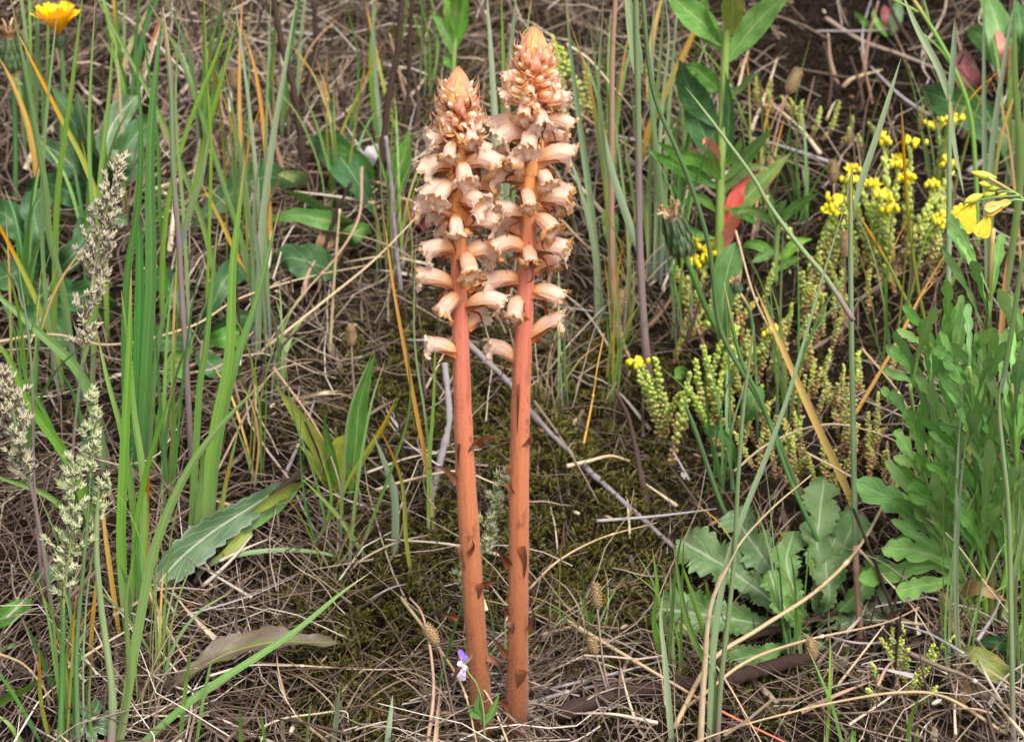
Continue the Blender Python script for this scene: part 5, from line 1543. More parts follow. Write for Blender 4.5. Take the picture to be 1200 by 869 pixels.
def sedum_proto(H, nlev, lean, seed, mat):
    random.seed(seed)
    mb = MB()
    L = .0034
    ax = spine([(0, 0, 0), (lean * .4, random.gauss(0, .15) * lean, H * .5), (lean, 0, H)], 20)
    mb.tube(ax, .0009, 5, rnd=.1, v01=(0, .5))
    for i in range(int(nlev * 3.6)):
        f = (i + .5) / (nlev * 3.6)
        c = np.array([np.interp(f, np.linspace(0, 1, 20), ax[:, j]) for j in range(3)])
        a = i * 2.39996
        el = np.interp(f, [0, .8, 1], [.45, .75, 1.25]) + random.gauss(0, .22)
        d = np.array([cos(a) * cos(el), sin(a) * cos(el), sin(el)])
        s = unit(np.cross(d, [0, 0, 1.0]))
        n = np.cross(s, d)
        l = L * np.interp(f, [0, .5, 1], [.8, 1, .75]) * random.uniform(.62, 1.2)
        V = ICO_V
        P = c + d * (l * .55) + (V[:, :1] * d * .62 + V[:, 1:2] * s * .46 + V[:, 2:] * n * .40) * l
        mb.add(P, tris=ICO_T, uv=np.full((12, 2), f), rnd=random.random())
    o = mb.build("shoot", M[mat], origin=(0, 0, 0))
    me = o.data
    bpy.data.objects.remove(o)
    return me


SED = [sedum_proto(.036, 12, random.uniform(-.006, .006), 100 + i, 'sedum') for i in range(6)]
SEDG = [sedum_proto(.046, 15, random.uniform(-.008, .008), 120 + i, 'sedum_green') for i in range(5)]
random.seed(33)


def petal_star(mb, c, up, rad, n=5, el=.5, rnd=None):
    up = unit(np.asarray(up, float))
    s = unit(np.cross(up, [.3, .8, .1]))
    t = np.cross(up, s)
    a0 = random.random() * 6
    for i in range(n):
        a = a0 + i * 2 * pi / n
        o = s * cos(a) + t * sin(a)
        sd_ = np.cross(up, o)
        tip = c + o * rad * cos(el) + up * rad * sin(el)
        mid = c + o * rad * .5 * cos(el) + up * rad * .5 * sin(el)
        w_ = rad * .26
        mb.add([c - sd_ * w_ * .4, c + sd_ * w_ * .4, mid + sd_ * w_, mid - sd_ * w_, tip, mid + up * w_ * -.35, c],
               tris=[[0, 6, 5], [6, 1, 5], [1, 2, 5], [0, 5, 3], [3, 5, 4], [5, 2, 4]], uv=[[0, 0], [0, 0], [.5, .5], [.5, .5], [1, 1], [.5, .5], [0, 0]], rnd=random.random())


def sedum_flower(root, c, kind):
    mb = MB()
    if kind == 'open':
        petal_star(mb, c, (random.gauss(0, .3), -.4, 1), .0062, el=.4)
        for i in range(10):
            a = random.random() * 6.28
            mb.tube([c, c + np.array([cos(a) * .002, sin(a) * .002, .0045])], .00025, 3, rnd=.5, v01=(1, 1), cap=False)
    else:
        for i in range(6):
            o = np.array([random.gauss(0, .0026), random.gauss(0, .0026), random.uniform(0, .003)])
            mb.add(ICO_V * [.0017, .0017, .0028] + c + o, tris=ICO_T, uv=np.clip(ICO_V[:, 2:3] * .5 + .5, 0, 1) * [1, 1])
    return mb.build("flower", M['sedum_petal'], root)


def stonecrop(label, base, shoots, protos, flower=0.0, tall=1.0):
    B = G(*base)
    r = thing("stonecrop_plant", label, "stonecrop", B)
    for (x, y, hpx) in shoots:
        p = G(x, y)
        me = random.choice(protos)
        o = bpy.data.objects.new("shoot", me)
        COL.objects.link(o)
        o.parent = r
        o.location = p - B
        H = max(v.co.z for v in me.vertices)
        s = hpx * m_at(p) / cos(PITCH) / H
        tilt = (random.gauss(0, .26), random.gauss(0, .3), random.random() * 6.28)
        o.rotation_euler = tilt
        sx = min(1.25, max(.8, s)) if s < 2 else s * .8
        o.scale = (sx, sx, s)
        if random.random() < flower:
            from mathutils import Vector, Euler
            i = max(range(len(me.vertices)), key=lambda j: me.vertices[j].co.z)
            q = me.vertices[i].co.copy()
            q = Vector((q.x * sx, q.y * sx, q.z * s))
            q.rotate(Euler(tilt))
            c = p + np.array(q)
            for _ in range(random.choice((2, 3, 4))):
                sedum_flower(r, c + np.array([random.gauss(0, .003), random.gauss(0, .003), random.uniform(-.001, .003)]), 'open' if random.random() < .35 else 'bud')
    return r


def sh(cx, cy, sx, sy, n, h0, h1):
    return [(random.gauss(cx, sx), random.gauss(cy, sy), random.uniform(h0, h1)) for _ in range(n)]


stonecrop("yellow flowering stonecrop clump behind the wilting yellow flower", (1046, 322), [(1010, 318, 100), (1024, 322, 110), (1036, 326, 128), (1046, 322, 130), (1056, 326, 110), (1066, 322, 112), (1078, 326, 140), (1086, 320, 118), (1096, 322, 110), (1030, 332, 104), (1050, 334, 112), (1070, 334, 108), (1016, 330, 90), (1090, 334, 96), (1004, 326, 84), (1040, 318, 136), (1062, 318, 150)], SEDG, .95)
stonecrop("single file of stonecrop shoots left of the flowering clump, one yellow tipped", (960, 320), [(956, 316, 122), (964, 322, 110), (970, 326, 90), (952, 324, 84), (975, 330, 74), (984, 320, 60)], SEDG, .2)
stonecrop("small yellow-green stonecrop with three branched shoots on dark moss", (786, 548), [(786, 546, 118), (778, 520, 96), (776, 510, 86), (800, 508, 82), (790, 500, 96), (770, 515, 84), (782, 512, 104)], SEDG, .06)
stonecrop("yellow-green stonecrop clump in front of the cut green stalk", (836, 500), [(826, 500, 90), (838, 506, 96), (846, 500, 84), (830, 520, 80), (842, 524, 88), (850, 512, 72), (856, 500, 110), (834, 480, 90), (818, 490, 96), (844, 470, 100), (852, 540, 50)], SEDG, .08)
stonecrop("pinkish stonecrop patch beside the spoon leaved seedling", (880, 520), sh(884, 520, 18, 26, 17, 36, 74), SED, 0)
stonecrop("stonecrop carpet below the young narrow leaved plant", (880, 400), sh(882, 408, 30, 22, 22, 34, 74), SEDG + SED, 0)
stonecrop("stonecrop carpet round the foot of the tall bluish culm", (960, 460), sh(958, 470, 32, 30, 24, 34, 74), SED + SEDG[:2], 0)
stonecrop("reddish brown stonecrop patch right of the tall bluish culm", (1030, 500), sh(1010, 540, 22, 20, 16, 40, 66), SED, 0)
stonecrop("stonecrop carpet between the spent head and the dark green stalk", (816, 400), sh(812, 390, 22, 20, 13, 34, 66), SEDG + SED, 0)
stonecrop("stonecrop patch in front of the flowering clump", (980, 390), sh(976, 390, 28, 18, 18, 34, 74), SED + SEDG, 0)
stonecrop("reddish stonecrop tufts at the edge of the lobed leafy mass", (1044, 560), [(1030, 550, 44), (1038, 556, 40), (1036, 566, 36), (1062, 600, 34), (1054, 596, 40), (1044, 590, 36), (1052, 440, 34), (1044, 446, 36)], SED)
stonecrop("stonecrop patch behind the lettuce leaves", (940, 570), sh(944, 572, 26, 16, 18, 36, 64), SED + SEDG[:1], 0)
stonecrop("small green stonecrop in the straw at lower right", (1048, 800), sh(1052, 806, 18, 18, 14, 40, 74), SEDG)
stonecrop("green stonecrop sprigs at the edge of the bare soil", (956, 160), [(944, 160, 44), (950, 164, 38), (964, 166, 34), (972, 160, 40), (984, 176, 30), (996, 172, 34), (936, 150, 30), (1008, 178, 28), (1030, 168, 30), (1076, 160, 34)], SED + SEDG)
stonecrop("yellow budded stonecrop under the spent flower head", (836, 322), [(822, 322, 24), (830, 326, 26), (838, 322, 24), (816, 330, 40)], SEDG, .6)
stonecrop("stonecrop shoots with yellow buds right behind the taller broomrape tip", (676, 150), [(660, 140, 90), (672, 146, 84), (684, 150, 60), (690, 140, 100), (700, 150, 70), (668, 160, 60)], SEDG, .15)
stonecrop("stonecrop sprig with yellow buds beside the forked bluish culm", (1104, 200), [(1102, 196, 54), (1108, 200, 48), (1096, 204, 40)], SEDG, .5)
stonecrop("stonecrop shoots in the upper left of the bare soil patch", (900, 130), [(884, 130, 36), (890, 134, 30), (900, 128, 34), (908, 136, 28), (930, 140, 30)], SED, 0)

# ------------------------------------------------------------------ flowers
k = NT("golden_ray_floret")
uv, u, v = k.uv()
st = k.noise(k.scaled(uv, 12, 1.5), 1.0, 2)
c = k.mix(k.step(v, .1, .7), pale(240, 156, 14), pale(253, 202, 22))
c = k.mix(k.math('MULTIPLY', k.step(st, .5, .7), .3), c, lin(240, 160, 16))
M['gold_petal'] = k.finish(k.vary(c, k.rnd(), .01, .1, .12), .5, .3, .25, bump=st, bstr=.3)
M['involucre'] = blade_mat("involucre_bract", lin(62, 84, 52), lin(104, 128, 86), lin(70, 60, 44), .8, trans=0)
M['withered'] = straw_mat("withered_floret", [(0, lin(150, 104, 70)), (.5, lin(196, 150, 110)), (1, lin(224, 186, 146))], .7)
k = NT("primrose_petal")
uv, u, v = k.uv()
st = k.noise(k.scaled(uv, 14, 2), 1.0, 3)
c = k.mix(k.step(st, .4, .7), lin(248, 218, 52, .85), lin(250, 230, 92, .85))
M['yellow_petal'] = k.finish(k.vary(c, k.rnd(), .01, .1, .1), .5, .3, .3, bump=st, bstr=.3)
M['old_petal'] = leaf_mat("wilted_petal", lin(248, 214, 96), lin(246, 200, 110), lin(238, 180, 90))
k = NT("flower_bud")
uv, u, v = k.uv()
M['bud_yel'] = k.finish(k.mix(v, lin(176, 190, 80), lin(226, 214, 70)), .5, .35)


def ovoid(mb, c, d, L, w, rnd=None, mi=0):
    d = unit(np.asarray(d, float))
    t = np.linspace(0, 1, 9)
    S = c + d * (t[:, None] * L)
    mb.tube(S, w * .5 * np.maximum(np.sin(pi * np.clip(t, .05, .96)) ** .7, .12), 8, rnd=rnd, mi=mi)


# orange-yellow composite, top left
B = G(70, 235)
r = thing("golden_flower", "golden-yellow daisy-like flower open on its stalk in the top left corner", "flower", B)
stem(r, [(70, 235), (72, 160), (74, 90), (70, 44)], 6, 'culm_green', B[1], 0, .9, name="stalk")
C = W(69, 42, B[1])
mp = m_at(C)
mb = MB()
t = np.linspace(0, 1, 10)
mb.tube(C + np.array([0, 0, 1.0]) * ((t - .9) * 16 * mp)[:, None], mp * np.interp(t, [0, .2, .6, 1], [3, 7, 8.5, 9]), 12, rnd=.3)
mb.build("involucre", M['involucre'], r)
for i in range(14):
    a = i * 2 * pi / 14
    o = np.array([cos(a), sin(a), 0])
    mb = MB()
    mb.ribbon(spine([C + o * 6 * mp - np.array([0, 0, 13 * mp]), C + o * 10 * mp - np.array([0, 0, 5 * mp]), C + o * 11.5 * mp + np.array([0, 0, 3 * mp])], 7), 2.6 * mp * np.linspace(1, .1, 7), fold=-.4, toward=C + o)
    mb.build("involucre_bract", M['involucre'], r)
for ring, (n, L, el) in enumerate([(19, 42, .88), (15, 40, 1.05), (10, 32, 1.28)]):
    for i in range(n):
        a = i * 2 * pi / n + ring * .2 + random.gauss(0, .05)
        e = el + random.gauss(0, .07)
        o = np.array([cos(a) * cos(e), sin(a) * cos(e), sin(e)])
        l = L * mp * random.uniform(.88, 1.06)
        S = spine([C, C + o * l * .5 + np.array([0, 0, .05 * l]), C + o * l - np.array([0, 0, .06 * l])], 9)
        T, sd_, N = frames(S, 0, toward=C + np.array([0, 0, 1.0]))
        u_ = np.linspace(-1, 1, 9)
        wv = mp * 4.6 * np.interp(np.linspace(0, 1, 9), [0, .3, .8, 1], [.3, .7, 1, .95])
        P = S[:, None] + sd_[:, None] * (u_[None, :] * wv[:, None])[..., None] + N[:, None] * ((np.abs(u_) ** 2)[None, :] * wv[:, None] * .3)[..., None]
        P[-1] += T[-1] * (np.where(np.arange(9) % 2 == 0, 1, 0) * 2.6 * mp)[:, None]       # toothed tip
        mb = MB()
        mb.grid(P)
        mb.build("ray_floret", M['gold_petal'], r)


def spent_head(label, stalk, top, wpx, hpx, ax, brown=1.0, stalk_w=7, stalk_mat='culm_green'):
    """a closed composite head after flowering: ribbed green cup, withered tuft on top"""
    B = G(*stalk[0])
    r = thing("spent_flower_head", label, "seed head", B)
    S = stem(r, stalk, stalk_w, stalk_mat, B[1], 0, .95, name="stalk")
    C = S[-1]
    mp = m_at(C)
    d = unit(W(*top, B[1]) - C)
    t = np.linspace(0, 1, 12)
    mb = MB()
    mb.tube(C + d * (t[:, None] * hpx * mp), wpx * .5 * mp * np.interp(t, [0, .12, .4, .8, 1], [.5, .95, 1, .72, .6]), 14, rnd=.4)
    mb.build("involucre", M['involucre'], r)
    s = unit(np.cross(d, [0.1, 1, .2]))
    q = np.cross(d, s)
    for ring in range(3):
        for i in range(11):
            a = i * 2 * pi / 11 + ring * .3
            o = s * cos(a) + q * sin(a)
            b0 = .02 + ring * .22
            L = hpx * (.5 if ring < 2 else .62)
            pr = [C + d * (b0 * hpx * mp + f * L * mp) + o * wpx * .5 * mp * g for f, g in ((0, .86), (.35, 1.1), (.7, .98), (1, .8))]
            mb = MB()
            mb.ribbon(spine(pr, 9), wpx * .11 * mp * np.interp(np.linspace(0, 1, 9), [0, .4, 1], [1, .9, .1]), fold=-.3, toward=C + d * (b0 + .3) * hpx * mp)
            mb.build("involucre_bract", M['involucre'], r)
    E = C + d * hpx * mp
    for i in range(26):
        o = unit(s * random.gauss(0, 1) + q * random.gauss(0, 1))
        l = hpx * random.uniform(.2, .42) * mp
        mb = MB()
        P = [E - d * 2 * mp + o * wpx * .18 * mp, E + d * l * .5 + o * wpx * .32 * mp, E + d * l * .75 + o * wpx * random.uniform(.2, .5) * mp, E + d * l * random.uniform(.6, 1.2) + o * wpx * random.uniform(.1, .7) * mp]
        mb.ribbon(spine(P, 8), 1.7 * mp * np.linspace(1, .5, 8), roll=random.uniform(-1, 1), twist=random.gauss(0, 1.2))
        mb.build("withered_floret", M['withered'], r)
    return r


spent_head("drooped spent flower head with ribbed green cup and brown withered top, beside the taller spike", [(862, 424), (850, 404), (826, 358), (812, 322), (802, 298)], (780, 232), 29, 50, None)
spent_head("faded brown flower head at the left edge beside the golden flower", [(18, 240), (18, 160), (16, 110), (14, 84)], (10, 40), 22, 42, None, stalk_w=6)
spent_head("tiny closed grey flower bud on a thin stalk in the stonecrop", [(888, 520), (886, 440), (878, 362), (866, 342)], (858, 324), 12, 14, None, stalk_w=4)

# yellow four-petalled flowers and buds, right
B = G(1216, 640)
r = thing("yellow_flower_spray", "drooping pale yellow flowers under a cluster of green-yellow buds at right", "flower", B)
Y = B[1]
stem(r, [(1216, 640), (1226, 440), (1220, 300), (1204, 238), (1182, 222), (1158, 208)], 5, 'stem_green', Y, -.02, .7)
for (x0, y0, x1, y1, x2, y2) in [(1204, 236, 1190, 234, 1178, 238), (1196, 229, 1160, 232, 1141, 236), (1190, 226, 1176, 224, 1168, 225)]:
    stem(r, [(x0, y0), (x1, y1), (x2, y2)], 2.6, 'stem_green', Y - .018, 0, .9, name="pedicel")
mp = m_at(W(1150, 230, Y))
for (x, y, dx, dy, L, w_) in [(1168, 209, -34, -8, 30, 10), (1152, 228, -24, 10, 24, 11), (1166, 226, -20, 4, 18, 9), (1172, 220, -22, 0, 18, 9), (1162, 218, -16, -4, 16, 8), (1180, 226, -14, 6, 14, 8)]:
    c0 = W(x, y, Y - .018)
    mb = MB()
    ovoid(mb, c0, W(x + dx, y + dy, Y - .018 + random.uniform(-.004, .004)) - c0, L * mp, w_ * mp)
    mb.build("bud", M['bud_yel'], r)
for (x, y, tx, ty, L, wp, mt, n) in [(1142, 237, 1124, 268, 38, 20, 'yellow_petal', 4), (1160, 250, 1148, 276, 30, 13, 'yellow_petal', 3), (1184, 236, 1156, 246, 32, 11, 'old_petal', 3)]:
    c0 = W(x, y, Y - .018)
    d = unit(W(tx, ty, Y - .02) - c0)
    s = unit(np.cross(d, [0, 1.0, .1]))
    q = np.cross(d, s)
    for i in range(n):
        a = i * 2 * pi / n + .5
        o = s * cos(a) + q * sin(a)
        l = L * mp
        leaf(r, [c0, c0 + d * l * .4 + o * wp * .22 * mp, c0 + d * l * .8 + o * wp * .3 * mp, c0 + d * l + o * wp * .36 * mp], wp * mp * 1.1, mt, prof='oblance', roll=0 if i % 2 else .5, fold=.2, ripple=.03, n=18, name="petal")
    for i in range(4):
        a = i * pi / 2
        o = s * cos(a) + q * sin(a)
        mb = MB()
        mb.ribbon(spine([c0, c0 + d * 5 * mp + o * 4 * mp, c0 + d * 11 * mp + o * 5 * mp], 6), 1.8 * mp * np.linspace(1, .2, 6))
        mb.build("sepal", M['bud_yel'], r)
B = G(1190, 300)
r = thing("flower_stalk", "bare green-yellow flower stalk bowing in from the top edge at upper right", "plant stalk", B)
stem(r, [(1146, 330), (1144, 215), (1136, 130), (1118, 80), (1094, 36), (1064, -10)], 6, 'stem_green', B[1], 0, .7, name="stalk")
for pts in [[(1120, 84), (1100, 56), (1076, 36)], [(1090, 32), (1086, 14), (1080, -8)], [(1076, 14), (1060, 6), (1044, -2)]]:
    stem(r, pts, 3.5, 'stem_green', B[1], 0, .7, name="side_stalk")

# violet pansy at the foot of the shorter spike
k = NT("violet_petal")
uv, u, v = k.uv()
M['violet'] = k.finish(k.mix(k.step(v, .1, .8), pale(226, 214, 240), pale(154, 112, 216)), .5, .3, .25)
M['violet_pale'] = k.finish(lin(226, 214, 242), .5, .3, .25) if False else leaf_mat("pale_violet_petal", pale(222, 212, 240), pale(204, 192, 236), pale(236, 226, 150), trans=.25)
B = G(556, 862)
r = thing("wild_pansy", "tiny violet and white pansy at the foot of the shorter spike", "flower", B)
Yp = B[1] - .022
stem(r, [(568, 866), (566, 830), (558, 800), (549, 788), (546, 779)], 2.6, 'stem_green', Yp, 0, .8, name="stalk")
c0 = W(544, 777, Yp)
mp = m_at(c0)
for (tx, ty, w_, mt, nm) in [(539, 760, 7, 'violet', 'petal'), (546, 766, 7, 'violet', 'petal'), (537, 774, 8, 'violet_pale', 'petal'), (547, 785, 7, 'violet_pale', 'petal'), (540, 797, 11, 'violet_pale', 'petal')]:
    e = W(tx, ty, Yp - .002)
    leaf(r, [c0, (c0 + e) / 2 + np.array([0, -.0015, 0]), e], w_ * mp, mt, prof='oblance', roll=0, fold=.1, n=14, name=nm)
mb = MB()
mb.ribbon(spine([c0, W(550, 772, Yp), W(554, 766, Yp)], 6), 2 * mp * np.linspace(1, .1, 6))
mb.build("sepal", M['stem_green'], r)
for pts in [[(566, 845), (560, 825), (566, 806)], [(567, 850), (578, 832), (585, 812)], [(566, 840), (556, 836), (548, 826)]]:
    uleaf(r, pts, 9, 'lf_green', Yp, 0)

# ribwort seed heads: brown oval spikes on wiry stalks
for lab, pts, L, wp, mt in [
    ("pale oval ribwort seed head left of the shorter spike on a wiry stalk", [(416, 470), (413, 430), (412, 405)], 30, 11, 'straw'),
    ("brown ribwort seed head drooping at the lower left of the spikes", [(540, 880), (524, 800), (516, 765), (512, 755)], 36, 16, 'straw'),
    ("fuzzy ribwort seed head standing right of the spikes near the log", [(716, 820), (706, 770), (700, 712)], 40, 13, 'straw'),
    ("second ribwort head beneath the fuzzy one, half hidden in straw", [(716, 830), (706, 790), (698, 766)], 26, 13, 'straw'),
    ("slim brown ribwort head on a stalk left of the spent flower head", [(710, 450), (716, 400), (722, 372)], 42, 15, 'straw_gold'),
    ("tan ribwort head in front of the bare soil patch", [(896, 250), (906, 170), (918, 124), (924, 110)], 38, 16, 'straw_pink'),
    ("ribwort head below the leafy green plant's leaves", [(850, 260), (846, 200), (845, 158)], 30, 12, 'straw'),
    ("brown ribwort head beside the flowering stonecrop", [(980, 300), (978, 250), (977, 214)], 32, 13, 'straw'),
    ("brown ribwort head in the stonecrop by the tall bluish culm", [(988, 380), (990, 330), (990, 302)], 38, 12, 'straw'),
    ("pale ribwort head by the lobed leafy mass", [(1080, 640), (1078, 600), (1076, 578)], 34, 13, 'straw'),
    ("drooping brown ribwort head under the lobed leafy mass", [(1130, 790), (1126, 760), (1123, 748)], 36, 13, 'straw_gold'),
    ("ribwort head hanging next to the drooping brown one", [(1150, 780), (1118, 740), (1112, 716)], 28, 14, 'straw'),
    ("dry ribwort head on the rotten branch's end", [(966, 830), (958, 790), (954, 772)], 34, 14, 'straw'),
    ("small pale ribwort head near the top edge in the dark stems", [(268, 160), (272, 120), (273, 104)], 28, 11, 'straw'),
]:
    B = G(*pts[0])
    r = thing("ribwort_seed_head", lab, "seed head", B)
    S = stem(r, pts, 3, mt, B[1], 0, .8, 5, name="stalk")
    d = unit(S[-1] - S[-4])
    if "droop" in lab or "hang" in lab:
        d = unit(d + np.array([random.uniform(-.6, -.2), 0, .3]))
    mp = m_at(S[-1]) * .84
    mb = MB()
    t = np.linspace(0, 1, 10)
    mb.tube(S[-1] + d * (t[:, None] * L * mp), wp * .5 * mp * np.interp(t, [0, .15, .5, .85, 1], [.3, .85, 1, .75, .2]), 9, rnd=.5)
    s = unit(np.cross(d, [0.2, 1, .1]))
    q = np.cross(d, s)
    for i in range(90):
        f = i / 90
        a = i * 2.39996
        o = s * cos(a) + q * sin(a)
        w_ = wp * .5 * mp * np.interp(f, [0, .15, .5, .85, 1], [.3, .85, 1, .75, .25])
        p = S[-1] + d * (f * L * mp) + o * w_ * .95
        spikelet(mb, p, d * .9 + o * .7, 4.2 * mp, 1.1 * mp, random.random())
    mb.build("spike", M['seedhead'], r)

# ------------------------------------------------------------------ sticks, twigs, dead stems and single straws


def stick(label, pts, wpx, mat, name="dry_straw", cat="dry stalk", taper=.7, sides=7, rough=.0, group=None, ribbon=False, buds=False, air=False):
    P = GP(pts) if not air else [W(x, y, G(*pts[0][:2])[1] + h) for x, y, h in pts]
    n = max(20, 9 * len(pts))
    S = spine(P, n)
    mp = m_at(S[n // 2])
    R = wpx * .5 * mp * np.linspace(1, taper if name != 'dry_straw' else .4, n) * (.78 if name == 'dry_straw' else 1)
    if rough:
        R = R * (1 + RNG.normal(0, rough, n))
        S = S + RNG.normal(0, wpx * mp * rough * .25, S.shape)
    mb = MB()
    if ribbon:
        mb.ribbon(S, R * np.interp(np.linspace(0, 1, n), [0, .9, 1], [1, .8, .1]), roll=random.uniform(-.5, .5), fold=.5, nu=5, twist=random.gauss(0, .5))
    else:
        mb.tube(S, R, sides, rnd=.25 if mat == 'twig_grey' and wpx == 8 else None)
        if wpx < 9 and name == "dry_straw":                     # a stalk's joint
            i = int(n * random.uniform(.3, .7))
            mb.tube(S[i:i + 2], R[i] * 1.35, sides)
    o = mb.build(name, M[mat], origin=S[0])
    return tag(o, label, cat, group)


stick("long weathered grey stick lying diagonally behind the broomrape stems", [(548, 402, .03), (600, 452, .022), (625, 486, .02), (700, 560, .012), (800, 650, .006)], 8, 'twig_grey', "stick", "stick", .7, 8, .12)
stick("pale grey twig standing left of the shorter spike", [(506, 584, .004), (516, 540, .02), (526, 491, .036), (521, 425, .06)], 9, 'twig_grey', "twig", "twig", .8, 8, .12)
stick("thick rotten dark branch lying behind the straw at lower right", [(640, 838, .006), (700, 822, .008), (752, 808, .009), (844, 796, .008), (940, 772, .008), (1000, 758, .006)], 20, 'bark', "branch", "branch", .8, 12, .12)
stick("thin brown branch resting above the rotten one", [(870, 748, .010), (924, 734, .014), (970, 720, .016), (1024, 700, .014)], 10, 'bark', "branch", "branch", .7, 9, .12)
stick("brown stick lying along the toothed leaf's lower side", [(190, 692, .016), (240, 650, .022), (300, 600, .026), (356, 548, .024)], 10, 'bark', "stick", "stick", .8, 9, .1)
stick("broken brown dead stem standing among moss in front of the yellow-green stonecrop", [(758, 600, .004), (748, 540, .02), (736, 488, .04), (722, 460, .055)], 9, 'twig_dark', "dead_stalk", "dead stalk", .5, 8, .1, air=False)
for lab, pts, wp, mt in [
    ("tall dark dead stem rising left of the big dark leaves", [(362, 232, 0), (352, 160, .0), (345, 110, .0), (330, 50, 0), (318, -14, 0)], 9, 'twig_dark'),
    ("forked dark dead stem joining the tall one", [(352, 130, 0), (362, 90, 0), (370, 60, 0), (368, 0, 0)], 8, 'twig_dark'),
    ("dark dead stem standing just left of the shorter spike's tip", [(442, 236, 0), (450, 160, 0), (456, 110, 0), (466, 60, 0), (472, -12, 0)], 9, 'twig_dark'),
    ("second dark dead stem close left of the shorter spike's tip", [(470, 190, 0), (478, 110, 0), (480, 50, 0), (484, -12, 0)], 6, 'twig_dark'),
    ("white lichened twig hanging straight down left of the flowers", [(470, 342, 0), (463, 280, 0), (458, 210, 0), (452, 160, 0)], 6, 'twig_grey'),
    ("thin whitish upright straw beside the dark lobed leaf", [(386, 420, 0), (392, 320, 0), (398, 245, 0)], 4, 'straw_pale'),
    ("dark leaning stem before the shaded hollow left of the spikes", [(368, 330, 0), (384, 280, 0), (398, 240, 0), (412, 214, 0)], 6, 'twig_dark'),
    ("slim dark stem behind the lettuce leaves leaning to the orange blade", [(1080, 790, 0), (1052, 730, 0), (1026, 660, 0), (1000, 596, 0)], 5, 'twig_dark'),
    ("brown dead stalk standing in front of the lettuce leaves", [(1010, 760, 0), (1004, 680, 0), (1002, 640, 0)], 9, 'straw_pink'),
    ("mauve dead stalk rising behind the slim brown ribwort head", [(742, 430, 0), (730, 400, 0), (724, 370, 0)], 5, 'straw_pink'),
]:
    stick(lab, pts, wp, mt, "dead_stalk", "dead stalk", .75, 7, .11, air=True)
